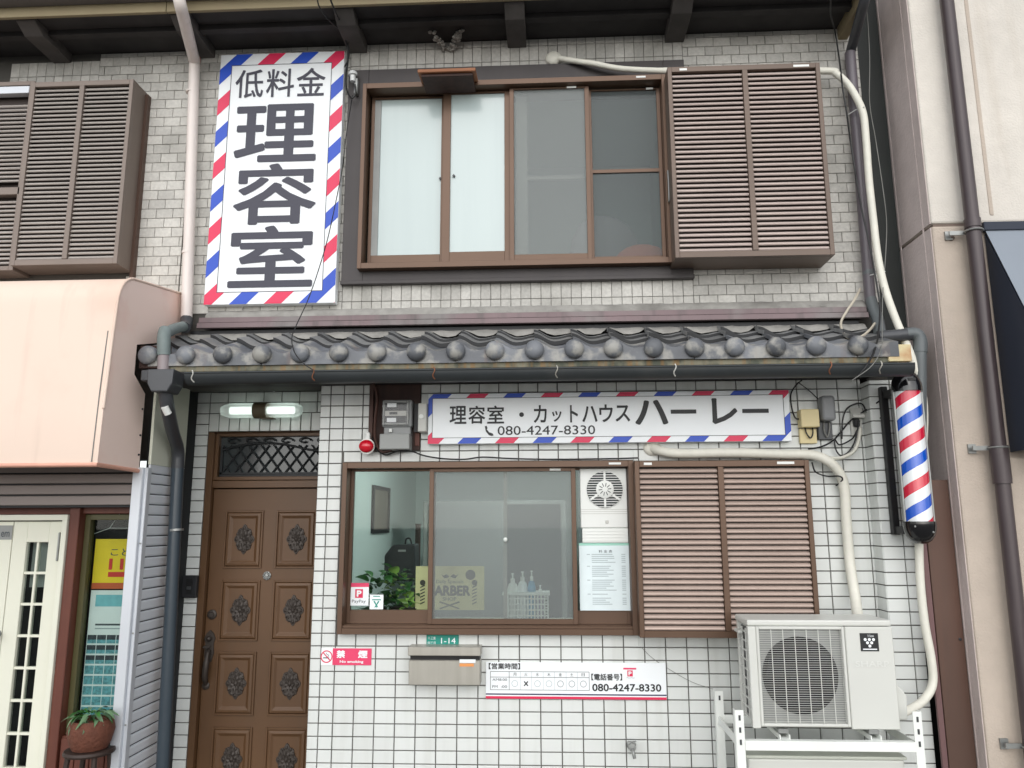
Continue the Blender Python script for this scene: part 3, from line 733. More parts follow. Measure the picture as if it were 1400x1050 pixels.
me = MB().prism([(p+YF+.06, q) for p, q in [(0, 0), (-.005, .005), (-.0035, .012), (.004, .019), (.016, .023), (.018, .02), (.006, .013), (.003, .004)]], 'x', -.5, .5).mesh('slat', 'slat_grey', smooth=50)
for i in range(38): 
    z = uz0+.03+.0292*i
    if abs(z-3.71) > .05: put('slat', me, lwn, (ux0-.55, 0, z))
box('mid_rail', -3.97, ux0-.02, YF+.03, YF+.09, 3.68, 3.73, 'grey_brown_alu', lwn, .002)
box('head_rail', -3.97, ux0-.035, YF+.03, YF+.08, uz1-.055, uz1-.005, 'rail', lwn, .002)
# side wall of the projecting shop front, clad in horizontal boards
SXW = -1.852
sw = box('side_wall', -1.90, SXW-.012, -.24, .28, 0, 2.46, 'dark_room', ls)
for i in range(33):
    z = .02+.0585*i
    if z > 1.925: break
    bx = MB().prism([(SXW-.010, z), (SXW-.002, z+.004), (SXW, z+.012), (SXW, z+.046), (SXW-.004, z+.052), (SXW-.010, z+.054)], 'y', -.285, .12)
    bx.build('siding_board', 'siding', sw)
box('cover_panel', SXW-.012, SXW+.004, -.29, .12, 1.94, 2.45, 'panel_cream', sw, .002)
ra = MB().box(-1.925, -1.868, -.335, -.24, 0, 1.92).box(-1.868, -1.848, -.315, -.27, 0, 1.92).build('shutter_rail', 'rail', ls, .003)
for z in (.55, 1.02, 1.5): MB().lathe([(.005, 0), (.005, -.003), (.001, -.004)], (-1.858, -.316, z), 'y', 8).build('screw', 'galv', ra)
rs = box('roller_shutter', LW, -1.925, -.268, -.262, 1.70, 2.0, 'near_black', ls)
for i in range(5): box('shutter_slat', LW, -1.926, -.292, -.269, 1.712+.0615*i, 1.712+.0615*i+.053, 'shutter_mauve', rs, .004)
# door leaves
fx1 = -2.335; FY = -.215
dw = MB().box(LW, fx1, FY-.03, FY+.04, 1.628, 1.66).box(fx1-.03, fx1, FY-.03, FY+.04, 0, 1.628).build('door_frame', 'door_cream', ls, .002)
def leaf(x0, x1, name):
    d = MB().box(x0, x0+.085, FY, FY+.035, .02, 1.622).box(x1-.085, x1, FY, FY+.035, .02, 1.622).box(x0+.085, x1-.085, FY, FY+.035, 1.505, 1.622).box(x0+.085, x1-.085, FY, FY+.035, .02, .30).build(name, 'door_cream', ls, .002)
    a, b = x0+.085, x1-.085; m = (a+b)/2
    zs = [.30+(1.505-.30)*i/7 for i in range(8)]
    box('glazing_bar', m-.006, m+.006, FY+.006, FY+.03, .30, 1.505, 'door_cream', d)
    for z in zs[1:-1]: box('glazing_bar', a, b, FY+.007, FY+.029, z-.007, z+.007, 'door_cream', d)
    for i in range(7):
        for p, q in ((a, m), (m, b)): box('pane', p+.006, q-.006, FY+.016, FY+.019, zs[i]+.006, zs[i+1]-.006, 'glass', d)
    return d
l1 = leaf(-2.667, fx1-.033, 'door_leaf'); l2 = leaf(-3.001, -2.671, 'door_leaf')
for k in (1, 2): leaf(-3.001-.336*k, -2.671-.336*k, 'door_leaf')
box('hinge', fx1-.058, fx1-.046, FY-.012, FY, 1.40, 1.56, 'galv', l1, .003)
MB().lathe([(.02, 0), (.02, -.01), (.009, -.012), (.009, -.03), (.022, -.034), (.022, -.05), (.001, -.054)], (-2.69, FY, 1.0), 'y', 16).build('door_knob', 'galv', l1, smooth=40)
box('curtain', -2.58, fx1-.12, FY+.06, FY+.064, 1.25, 1.56, 'curtain', l1)
box('name_card', -2.80, -2.672, FY-.003, FY+.001, 1.52, 1.60, 'curtain', l2)
text('em', -2.735, -2.685, 1.535, 1.565, FY-.0045, 'print_dark', l2, .01)
# red timber window bay
wb = MB().box(-2.333, -2.275, -.23, -.10, 0, 1.70).box(-2.275, -1.926, -.20, -.10, 0, .46).box(-2.275, -1.926, -.20, -.10, 1.665, 1.75).box(-3.0, -2.333, -.18, -.12, 1.662, 1.75).build('timber_front', 'red_wood', ls, .003)
for i in range(4): box('plank', -2.27+.085*i, -2.27+.085*i+.081, -.212, -.20, .02, .45, 'red_wood', wb, .003)
wf = MB().frame(-2.275, -1.90, -.17, -.12, .462, 1.662, .032).build('display_window', 'olive', ls, .002)
box('pane', -2.243, -1.932, -.14, -.136, .49, 1.63, 'glass', wf)
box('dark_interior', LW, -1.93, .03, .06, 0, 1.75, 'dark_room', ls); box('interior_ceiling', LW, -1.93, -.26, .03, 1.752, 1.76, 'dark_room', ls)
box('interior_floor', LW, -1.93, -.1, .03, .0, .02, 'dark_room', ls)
# awning of the neighbour
AX = -1.893; aw = thing('cream_awning', 'cream canvas awning with a rounded front over the left shop', 'awning', (-3.0, -.3, 1.9))
prof = [(.04, 3.045), (-.50, 2.965)]+[(-.58-.165*math.sin(a)+.06, 2.775+.185*math.cos(a)) for a in [i*math.pi/2/8 for i in range(1, 9)]]+[(-.70, 2.6), (-.725, 2.2), (-.735, 1.93), (-.73, 1.90)]
mb = MB(); vs = []; 
for X in (LW, AX): vs += [(X, a, b) for a, b in prof]
n = len(prof); mb.add(vs, [(i, i+1, n+i+1, n+i) for i in range(n-1)]); mb.build('canvas', 'awning', aw, smooth=40)
side = prof+[(-.33, 1.90), (-.33, 2.34), (-.46, 2.43), (-.46, 2.60), (.04, 2.74)]
MB().add([(AX, a, b) for a, b in side], [list(range(len(side)))]).build('side_panel', 'awning_side', aw)
mb = MB().tube([(AX-.001, a, b) for a, b in prof[:-2]], .008, 8); mb.build('edge_piping', 'awning', aw, smooth=60)
MB().tube([(LW, -.732, 1.905), (AX, -.732, 1.905), (AX, -.34, 1.90)], .012, 8).build('hem', 'awning_trim', aw, smooth=60)
for z in (2.25, 2.1, 1.99): MB().ball((AX+.003, -.35, z), .006, 8).build('screw', 'near_black', aw)
MB().tube([(AX-.03, -.737+.0, 1.92), (AX-.03, -.722, 2.3), (AX-.03, -.699, 2.62)], .003, 6).build('seam', 'cable_grey', aw)
# posters behind the display glass
def poster(name, label, x0, x1, z0, z1, Y, m):
    o = thing(name, label, 'poster', ((x0+x1)/2, Y, z0)); box('sheet', x0, x1, Y, Y+.002, z0, z1, m, o); return o
yp = poster('poster', 'yellow poster with red lettering hung in the left shop window', -2.232, -1.94, 1.238, 1.52, -.118, 'poster_yellow')
text('こども', -2.135, -1.955, 1.425, 1.468, -.1195, 'print_dark', yp, .01); text('110', -2.14, -1.965, 1.345, 1.41, -.1195, 'poster_red', yp, .03)
box('band', -2.14, -1.95, -.1195, -.118, 1.305, 1.333, 'poster_red', yp); box('footer', -2.232, -1.94, -.1195, -.118, 1.238, 1.272, 'poster_orange', yp)
MB().tube([at(120, 733, -.12), at(150, 722, -.12), at(165, 700, -.12)], .0015, 5).tube([at(150, 722, -.12), at(178, 722, -.12)], .0015, 5).build('string', 'cable_white', yp)
bp_ = poster('poster', 'white and teal poster of small pictures below the yellow one', -2.232, -1.94, .53, 1.23, -.118, 'poster_white')
box('title_picture', -2.20, -1.98, -.1195, -.118, 1.14, 1.205, 'poster_teal', bp_); box('title_line', -2.19, -1.99, -.1195, -.118, 1.035, 1.045, 'print_dark', bp_); box('title_line', -2.19, -1.99, -.1195, -.118, 1.015, 1.021, 'print_grey', bp_)
for j in range(8):
    for i in range(5):
        x = -2.228+.0565*i; z = .955-.0555*j
        box('picture', x, x+.052, -.1195, -.118, z, z+.028, 'photo_dark' if j < 3 else 'photo_teal', bp_); box('picture', x, x+.052, -.1196, -.118, z-.018, z+.002, 'photo_teal', bp_)
# planted basket on a stool
def leaf_mesh(name, L, W, m, droop=.3):
    vs = []; fs = []; n = 6
    for i in range(n+1):
        t = i/n; wv = W*math.sin(math.pi*min(1, t*.92+.06))**.8*(1-.25*t); z = .25*L*math.sin(t*1.6)-droop*L*t*t
        vs += [(-wv, t*L, z+.12*wv), (0, t*L, z-.1*wv), (wv, t*L, z+.12*wv)]
    for i in range(n): fs += [(3*i, 3*i+1, 3*i+4, 3*i+3), (3*i+1, 3*i+2, 3*i+5, 3*i+4)]
    return MB().add(vs, fs).mesh(name, m, smooth=80)
bk = thing('planted_basket', 'brown woven basket with trailing green plant on a dark stool', 'plant', (-1.99, -.40, .44))
MB().lathe([(.085, .0), (.10, .03), (.115, .09), (.105, .135), (.098, .145), (.085, .14), (.08, .12)], (-1.995, -.40, .455), 'z', 20).build('basket', 'terracotta', bk, smooth=50)
lms = [leaf_mesh('leaf', .075, .013, 'leaf_pale', .8), leaf_mesh('leaf', .055, .012, 'leaf', .6)]
for i in range(64):
    a = random.uniform(0, 6.28); o = put('leaf', lms[i % 2], bk, (-1.995+.05*math.cos(a)+random.uniform(-.03, .03), -.40+.05*math.sin(a), .59+random.uniform(0, .05)))
    o.rotation_euler = (random.uniform(-.5, .6), random.uniform(-.4, .4), a-1.57)
st = thing('stool', 'dark wooden stool under the planted basket', 'stool', (-1.99, -.40, 0))
MB().lathe([(.12, 0), (.125, .01), (.12, .022)], (-1.995, -.40, .43), 'z', 20).build('seat', 'dark_wood', st, smooth=40)
for sx in (-1, 1):
    for sy in (-1, 1): MB().tube([(-1.995+.07*sx, -.40+.07*sy, .43), (-1.995+.1*sx, -.40+.1*sy, 0)], .014, 8).build('leg', 'dark_wood', st, smooth=40)

# ================================================================== neighbouring building on the right
rb = thing('stucco_building', 'beige stucco building at the right edge with brown downpipe', 'building', (4.0, 0, 0))
RCY = -.30; RCX = at(1274, 308, RCY).x
zj = at(1290, 307, RCY).z
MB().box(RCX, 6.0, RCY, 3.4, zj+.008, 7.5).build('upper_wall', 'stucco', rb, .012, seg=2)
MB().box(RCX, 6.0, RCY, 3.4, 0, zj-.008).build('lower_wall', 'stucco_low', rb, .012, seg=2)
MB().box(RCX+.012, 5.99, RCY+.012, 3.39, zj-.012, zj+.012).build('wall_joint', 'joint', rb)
MB().box(RCX-.004, RCX+.006, RCY+.013, 3.38, zj+.012, 7.45).build('shaded_side', 'stucco_shaded', rb)
MB().box(RCX-.004, RCX+.006, RCY+.013, 3.38, .02, zj-.012).build('shaded_side', 'stucco_shaded', rb)
for yy in (-.21, .08): MB().box(RCX-.006, RCX, yy, yy+.012, .0, 7.4).build('render_line', 'stucco_shaded', rb)
rlx = at(1330, 100, RCY).x
MB().box(rlx, rlx+.02, RCY-.004, RCY+.002, zj+.05, 7.4).build('render_line', 'stucco_low', rb)
PY = RCY-.07
p_top, p_mid, p_mid2, p_bot = at(1295, 0, PY), at(1326, 270, PY), at(1351, 500, PY), at(1384, 1050, PY)
px_ = (p_top.x+p_mid.x+p_mid2.x)/3
dp = MB().tube([(px_, PY, 7.4), (px_, PY, 1.98)], .038, 20).tube([(px_, PY, 2.0), (px_, PY, 1.80)], .046, 20).tube([(px_, PY, 1.82), (px_-.01, PY, 0)], .038, 20)
dp.tube([(px_, PY, 3.22), (px_, PY, 3.27)], .043, 20)
dp = dp.build('downpipe', 'rb_pipe', rb, smooth=40)
for z in (3.20, 1.99, .5):
    MB().tube([(px_+.047*math.cos(a), PY+.047*math.sin(a), z) for a in [i*math.pi/8 for i in range(17)]], .005, 6).box(px_-.12, px_-.04, PY+.02, PY+.03, z-.012, z+.012).box(px_-.125, px_-.085, RCY-.012, RCY+.001, z-.025, z+.025).build('pipe_bracket', 'galv', dp)
bo = at(1300, 325, RCY); MB().lathe([(.02, 0), (.02, -.004), (.008, -.012), (.001, -.014)], (bo.x, RCY, bo.z), 'y', 10).build('wall_plug', 'joint', rb)
for z in (.8,): pass
ax0 = at(1347, 325, RCY-.02).x
na = thing('navy_awning', 'dark navy awning above the entrance of the stucco building', 'awning', (ax0+.6, RCY-.2, 2.4))
az = at(1347, 318, RCY).z; yo = RCY-.34; zo = az-.62
MB().box(ax0-.01, 6, RCY-.04, RCY-.002, az, az+.05).build('head_rail', 'navy', na, .003)
MB().add([(ax0, RCY-.03, az), (6, RCY-.03, az), (6, yo, zo), (ax0, yo, zo)], [(0, 1, 2, 3)]).build('canvas', 'navy_skylit', na)
zbt = at(1390, 616, RCY-.1).z
MB().prism([(RCY-.01, az-.012), (yo+.01, zo-.012), (yo+.01, zbt), (RCY-.01, zbt)], 'x', ax0+.004, ax0+.012).build('side_panel', 'navy', na)  # dark navy covers the side panel and the shadow beneath it
MB().box(ax0, 6, yo-.004, yo+.004, zbt, zo-.004).build('valance', 'navy', na)
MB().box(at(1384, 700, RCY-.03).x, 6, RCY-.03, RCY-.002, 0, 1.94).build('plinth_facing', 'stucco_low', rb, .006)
bpz = at(1285, 656, -.2).z
bpn = thing('gap_panel', 'brown sheet metal panel closing the gap beside the stucco building', 'panel', (2.53, -.15, 0))
MB().box(at(1270, 760, -.2).x, RCX-.008, -.20, -.185, 0, bpz).build('front_sheet', 'brown_panel', bpn, .002)
MB().box(2.434, at(1270, 760, -.2).x-.002, -.196, -.18, 0, bpz-.004).build('side_sheet', 'mauve_panel', bpn, .002)
MB().lathe([(.008, 0), (.008, -.004), (.001, -.006)], (RCX-.03, -.201, .99), 'y', 8).build('screw', 'near_black', bpn)

# ================================================================== signs
s1 = thing('vertical_sign', 'tall white sign with diagonal red and blue border on upper wall', 'sign', (-1.317, -.02, 2.956))
X0, X1, Z0, Z1 = -1.735, -.901, 2.956, 4.681
box('board', X0, X1, -.018, .036, Z0, Z1, 'sign_white', s1, .002)
stripes(X0+.001, X1-.001, Z0+.001, Z1-.001, -1.655, -.984, 3.036, 4.599, .108, -.0195, s1)
MB().frame(-1.657, -.982, -.0202, -.0186, 3.034, 4.601, .0035).build('rule_line', 'sign_char', s1)
for ch, a, b in (('低', 0, .315), ('料', .345, .655), ('金', .68, 1)):
    x0, x1 = -1.624, -1.020; text(ch, x0+(x1-x0)*a, x0+(x1-x0)*b, 4.362, 4.565, -.0205, 'sign_char', s1, .012)
text('理', -1.607, -1.062, 3.905, 4.312, -.0205, 'sign_char', s1, .020); text('容', -1.588, -1.047, 3.478, 3.895, -.0205, 'sign_char', s1, .020); text('室', -1.592, -1.049, 3.062, 3.472, -.0205, 'sign_char', s1, .020)
s2 = thing('shop_signboard', 'long white signboard with red and blue border above the shop window', 'sign', (.76, -.05, 2.066))
X0, X1, Z0, Z1 = -.300, 1.823, 2.066, 2.366
box('board', X0, X1, -.058, -.005, Z0, Z1, 'sign_white', s2, .002)
stripes(X0+.001, X1-.001, Z0+.001, Z1-.001, -.272, 1.786, 2.103, 2.337, .030, -.0595, s2)
MB().frame(-.2745, 1.7885, -.0602, -.0587, 2.1005, 2.3395, .0025).build('rule_line', 'sign_black', s2)
def run(chars, x0, x1, z0, z1, bold, adv=None, boxes=None):
    n = len(chars); cw = (x1-x0)/n
    for i, ch in enumerate(chars):
        a, b, c, d = (boxes or {}).get(ch, (.05, .95, 0, 1)); xx = x0+cw*i
        text(ch, xx+cw*a, xx+cw*b, z0+(z1-z0)*c, z0+(z1-z0)*d, -.0608, 'sign_black', s2, bold)
run('理容室', -.176, .160, 2.184, 2.292, .016)
MB().add([(.258+.014*math.cos(a), -.0608, 2.236+.014*math.sin(a)) for a in [i*.3927 for i in range(16)]], [list(range(16))]).build('dot', 'sign_black', s2)
run('カットハウス', .322, .902, 2.186, 2.292, .018, boxes={'カ': (.08, .88, 0, 1), 'ッ': (.2, .78, .05, .66), 'ト': (.3, .78, 0, .98), 'ハ': (.04, .96, .02, .92), 'ウ': (.08, .9, 0, 1), 'ス': (.06, .94, .02, .94)})
text('ハ', .925, 1.118, 2.168, 2.316, -.0608, 'sign_black', s2, .03); text('レ', 1.372, 1.520, 2.168, 2.322, -.0608, 'sign_black', s2, .03)
for x0, x1 in ((1.134, 1.282), (1.548, 1.700)): MB().box(x0, x1, -.0608, -.0598, 2.232, 2.256).build('lettering', 'sign_black', s2)
text('080-4247-8330', .116, .690, 2.115, 2.169, -.0608, 'sign_black', s2, .004)
MB().add([(x, -.0608, z) for x, z in ((.040, 2.168), (.050, 2.172), (.056, 2.158), (.052, 2.150), (.066, 2.132), (.076, 2.130), (.088, 2.124), (.092, 2.114), (.080, 2.110), (.064, 2.116), (.046, 2.138))], [list(range(11))]).build('phone_mark', 'sign_black', s2)
s3 = thing('hours_sign', 'white opening hours sign with navy and red lines below the window', 'sign', (.552, -.01, .632))
X0, X1, Z0, Z1 = .045, 1.057, .632, .828
box('board', X0, X1, -.009, -.001, Z0, Z1, 'sign_white', s3, .0015); YY = -.0105
def bar(x0, x1, z0, z1, m='sign_black', p=s3, Y=YY, nm='rule_line'): return MB().box(x0, x1, Y, Y+.0012, z0, z1).build(nm, m, p)
bar(X0+.001, X1-.001, .6535, .6605, 'sign_navy'); bar(X0+.001, X1-.001, .633, .646, 'sign_red')
text('【営業時間】', .062, .240, .790, .824, YY, 'sign_black', s3, .02)
tx = [.072, .178, .241, .305, .370, .434, .499, .562, .628]; tz = (.680, .748, .778)
for z in (tz[0], tz[1], tz[2]): bar(tx[0], tx[-1], z-.001, z+.001)
for x in (tx[0], tx[1], tx[-1]): bar(x-.001, x+.001, tz[0], tz[2])
for x in tx[2:-1]: bar(x-.0006, x+.0006, tz[0], tz[2], 'print_grey')
for i, ch in enumerate('月火水木金土日'):
    c = (tx[i+1]+tx[i+2])/2; text(ch, c-.009, c+.009, .755, .772, YY, 'sign_black', s3)
    if ch == '火': text('×', c-.013, c+.013, .700, .728, YY, 'sign_black', s3, .01)
    else:
        q = MB(); n = 24; vs = []
        for rr in (.0175, .0155): vs += [(c+rr*math.cos(2*math.pi*k/n), YY, .714+rr*math.sin(2*math.pi*k/n)) for k in range(n)]
        q.add(vs, [(k, (k+1) % n, n+(k+1) % n, n+k) for k in range(n)]).build('circle_mark', 'print_dark' if i > 3 else 'print_grey', s3)
text('AM8:00', .083, .166, .728, .741, YY, 'print_dark', s3); text('PM', .083, .112, .690, .704, YY, 'print_dark', s3); text(':00', .132, .166, .690, .704, YY, 'print_dark', s3)
text('【電話番号】', .640, .812, .734, .770, YY, 'sign_black', s3, .02); text('080-4247-8330', .644, 1.028, .676, .716, YY, 'sign_black', s3, .022)
bar(.820, .892, .793, .802, 'pink', s3, YY, 'label_band')
box('logo_field', .842, .872, YY, YY+.001, .756, .788, 'sign_red', s3); text('P', .848, .866, .761, .783, YY-.0006, 'sign_white', s3, .04); text('PayPay', .838, .882, .744, .752, YY, 'print_grey', s3)
ns = thing('no_smoking_sticker', 'pink and white no smoking sticker beside the door', 'sticker', (-.758, -.003, .806))
box('sheet', -.905, -.612, -.003, -.0005, .806, .899, 'sign_white', ns); box('pink_field', -.838, -.612, -.0042, -.003, .8065, .8985, 'pink', ns)
text('禁', -.815, -.765, .845, .888, -.0052, 'sign_white', ns, .04); text('煙', -.690, -.635, .845, .888, -.0052, 'sign_white', ns, .04); text('No smoking', -.795, -.658, .815, .833, -.0052, 'sign_white', ns, .03)
c = (-.873, .8525); q = MB(); n = 32; vs = []
for rr in (.0345, .0285): vs += [(c[0]+rr*math.cos(2*math.pi*k/n), -.0042, c[1]+rr*math.sin(2*math.pi*k/n)) for k in range(n)]
q.add(vs, [(k, (k+1) % n, n+(k+1) % n, n+k) for k in range(n)]).build('ring', 'sign_red', ns)
MB().flat([(-.896, .873), (-.892, .877), (-.848, .832), (-.852, .828)], -.0046).build('slash', 'sign_red', ns)
MB().box(-.893, -.858, -.0042, -.0032, .843, .848).tube([(-.868+.008*math.sin(i*.9), -.0038, .852+.0035*i) for i in range(7)], .0012, 5).build('cigarette', 'sign_black', ns)
gp = thing('address_plate', 'small green address plate reading 1-14 above the mailbox', 'sign', (-.203, -.01, .912))
box('plate', -.296, -.111, -.008, -.0005, .912, .976, 'teal_plate', gp, .002)
text('十三東', -.288, -.243, .948, .966, -.0092, 'sign_white', gp); text('四丁目', -.288, -.243, .920, .938, -.0092, 'sign_white', gp); text('1-14', -.212, -.128, .928, .960, -.0092, 'sign_white', gp, .01)

# ================================================================== things on the facade
# barber pole
PXc, PYc = 2.372, -.33
bp = thing('barber_pole', 'barber pole with red white and blue spiral stripes at the shop corner', 'barber pole', (PXc, PYc, 1.5))
zb, zt_ = 1.603, 2.306
cyl = MB().lathe([(.069, zb), (.069, zt_)], (0, 0, 0), 'z', 48)
me = cyl.mesh('striped_drum', 'pole', (0, 0, zb), smooth=40); put('striped_drum', me, bp, (PXc, PYc, zb))
MB().lathe([(.078, 2.30), (.079, 2.325), (.076, 2.345), (.068, 2.372), (.052, 2.398), (.03, 2.414), (.001, 2.42)], (PXc, PYc, 0), 'z', 32).build('top_cap', 'black_gloss', bp, smooth=35)
MB().lathe([(.081, 1.606), (.082, 1.585), (.079, 1.56), (.07, 1.53), (.052, 1.505), (.03, 1.492), (.001, 1.488)][::-1], (PXc, PYc, 0), 'z', 32).build('bottom_cap', 'black_gloss', bp, smooth=35)
for sx, m in ((-1, 'galv'), (1, 'galv')): MB().box(PXc+sx*.075-.005, PXc+sx*.075+.005, PYc-.012, PYc+.012, 1.60, 2.31).build('side_strip', m, bp, .002)
MB().box(PXc-.05, PXc+.05, PYc+.045, PYc+.06, 1.56, 2.36).build('back_plate', 'near_black', bp, .003)
MB().box(2.302, 2.338, -.175, -.132, 1.535, 2.36).build('mounting_rail', 'black', bp, .003)
for z in (1.56, 2.31): MB().box(2.31, PXc+.02, -.275, -.16, z-.02, z+.02).build('mounting_arm', 'black', bp, .003)
MB().box(PXc-.02, PXc+.02, PYc-.076, PYc-.06, 2.353, 2.366).build('cap_badge', 'black', bp)
for x, z in ((PXc-.05, 1.58), (PXc+.035, 1.55)): MB().ball((x, PYc-math.sqrt(max(.0001, .079**2-(x-PXc)**2)), z), .006, 8).build('cap_screw', 'galv', bp)

# air conditioner on its stand
AX0, AX1, AY0, AY1, AZ0, AZ1 = 1.392, 2.094, -.55, -.28, .618, 1.126
ac = thing('air_conditioner', 'white outdoor air conditioner unit on the upper shelf of white stand', 'air conditioner', ((AX0+AX1)/2, -.42, AZ0))
bd = MB().box(AX0+.03, AX1, AY0+.03, AY1, AZ0, AZ1-.03).box(AX0, AX1, AY0+.008, AY1, AZ1-.029, AZ1).build('body', 'ac_white', ac, .008, seg=2)
gx0, gx1, gz0, gz1 = AX0+.04, AX0+.468, AZ0+.012, AZ1-.03
fr = MB().frame(gx0, gx1, AY0-.004, AY0+.03, gz0, gz1, .014).box(AX0, gx0, AY0, AY0+.03, AZ0+.002, AZ1-.031).build('grille_frame', 'ac_white', ac, .003)
box('front_panel', gx1+.004, AX1-.001, AY0, AY0+.03, AZ0+.001, AZ1-.031, 'ac_white', ac, .004)
grl = MB(); nb = 42
for i in range(1, nb): z = gz0+.014+(gz1-gz0-.028)*i/nb; grl.box(gx0+.014, gx1-.014, AY0-.004, AY0-.0025, z-.0008, z+.0008)
for i in range(1, 7): x = gx0+.014+(gx1-gx0-.028)*i/7; grl.box(x-.0016, x+.0016, AY0-.007, AY0-.004, gz0+.014, gz1-.014)
fcx, fcz = (gx0+gx1)/2, (gz0+gz1)/2
for i in range(0): grl.frame(fcx-.045, fcx+.045, AY0-.0095, AY0-.0072, fcz-.032+.016*i, fcz-.032+.016*i+.016, .0012)
grl.build('grille', 'ac_white', ac, kind='stuff')
MB().box(gx0+.01, gx1-.01, AY0+.026, AY0+.0292, gz0+.01, gz1-.01).build('fan_shroud', 'galv', ac)
MB().lathe([(.183, 0), (.183, .004)], (fcx-.005, AY0+.021, fcz), 'y', 40).build('fan_opening', 'black', ac)
fan = MB().lathe([(.05, 0), (.05, -.006)], (fcx-.005, AY0+.019, fcz), 'y', 20)
fan.build('fan_hub', 'near_black', ac)
for kx in range(3):
    a0 = kx*2.094+.4; pts = [(.05, a0), (.12, a0-.12), (.17, a0+.1), (.172, a0+.75), (.12, a0+.7), (.05, a0+.6)]
    MB().prism([(fcx-.005+r_*math.cos(a), fcz+r_*math.sin(a)) for r_, a in pts], 'y', AY0+.014, AY0+.018).build('fan_blade', 'near_black', ac)
sd = MB()
MB().box(AX0+.024, AX0+.03, AY0+.035, AY1-.005, AZ0+.03, AZ1-.05).build('side_fins', 'meter_dark', ac)
for i in range(10): z = AZ0+.02+.046*i; sd.box(AX0+.012, AX0+.02, AY0+.03, AY1, z, z+.008)
for y in (AY0+.10, AY0+.18): sd.box(AX0+.010, AX0+.018, y, y+.009, AZ0+.02, AZ1-.05)
sd.box(AX0+.008, AX0+.03, AY1-.03, AY1, AZ0+.005, AZ1-.031).build('side_guard', 'ac_white', ac, .001)
MB().box(AX0-.012, AX0+.012, AY1-.12, AY1-.02, AZ1-.085, AZ1-.07).build('handle', 'ac_white', ac, .004)
lx, lz = AX0+.542, AZ1-.06
box('badge', lx, lx+.087, AY0-.0025, AY0+.001, lz-.085, lz, 'sign_black', ac)
dots = MB(); n = 14
for r_, xs_ in ((.030, (-.02, 0, .02)), (.045, (-.01, .01)), (.060, (0,))):
    for x in xs_: MB().add([(lx+.0435+x+.0072*math.cos(2*math.pi*k/n), AY0-.0035, lz-r_+.0072*math.sin(2*math.pi*k/n)) for k in range(n)], [list(range(n))]).build('badge_dot', 'sign_white', ac)
box('badge_line', lx+.01, lx+.077, AY0-.0035, AY0-.002, lz-.078, lz-.073, 'sign_white', ac); text('I Ion', lx+.038, lx+.066, lz-.018, lz-.007, AY0-.0035, 'sign_white', ac)
em = text('SHARP', AX0+.51, AX0+.672, AZ0+.29, AZ0+.317, AY0-.0012, 'ac_mark', ac, .02)
MB().prism([(AX1-.002, AZ0+.03), (AX1+.062, AZ0+.03), (AX1+.068, AZ0+.14), (AX1+.05, AZ0+.17), (AX1-.002, AZ0+.225)], 'y', AY0+.06, AY1-.02).build('valve_cover', 'ac_white', ac, .008, seg=2)
for x in (AX0+.12, AX0+.55): box('foot', x, x+.05, AY0+.0, AY1-.0, AZ0-.02, AZ0, 'galv', ac, .002)
std = thing('air_conditioner_stand', 'white slotted steel stand carrying two outdoor units', 'stand', (1.74, -.35, 0))
SX0_, SX1_, SYf, SYb = 1.318, 2.152, -.60, -.10
def post(x, y, top, sx):
    mb = MB().box(x-.02, x+.02, y-.0025, y+.0025, 0, top).box(x+sx*.02-.0025, x+sx*.02+.0025, y+.003, y+.04, 0, top).build('post', 'stand_white', std)
    z = top-.035
    while z > (top-.17 if y < -.3 else top-.05): box('slot', x-.005, x+.005, y-.004, y-.0026, z-.012, z+.012, 'meter_dark', mb); z -= .055
post(SX0_, SYf, .715, -1); post(SX1_, SYf, .715, 1); post(SX0_+.01, SYb, .70, -1); post(SX1_-.005, SYb, .70, 1)
for z in (.578, .10):
    box('front_rail', SX0_+.02, SX1_-.02, SYf-.008, SYf-.004, z-.043, z, 'stand_white', std, .001); box('front_rail_lip', SX0_+.02, SX1_-.02, SYf-.003, SYf+.03, z-.004, z, 'stand_white', std)
    box('rear_rail', SX0_+.03, SX1_-.02, SYb-.005, SYb, z-.043, z, 'stand_white', std, .001)
    for x in (SX0_, SX1_): box('side_rail', x-.003, x+.003, SYf+.004, SYb-.004, z-.045, z-.006, 'stand_white', std)
    for x in (AX0+.145, AX0+.575): MB().box(x-.025, x+.025, SYf+.032, SYb-.006, z-.004, z).box(x-.025, x-.021, SYf+.032, SYb-.006, z, z+.018).box(x+.021, x+.025, SYf+.032, SYb-.006, z, z+.018).build('cross_rail', 'stand_white', std)
ac2 = thing('air_conditioner', 'lower outdoor unit on the bottom shelf of the stand, only its top showing', 'air conditioner', (1.74, -.38, .10))
MB().box(1.36, 2.10, -.545, -.28, .10, .482).build('body', 'ac_white', ac2, .01, seg=2); MB().box(1.35, 2.11, -.552, -.272, .483, .498).build('top_cover', 'stand_under', ac2, .005, seg=2)

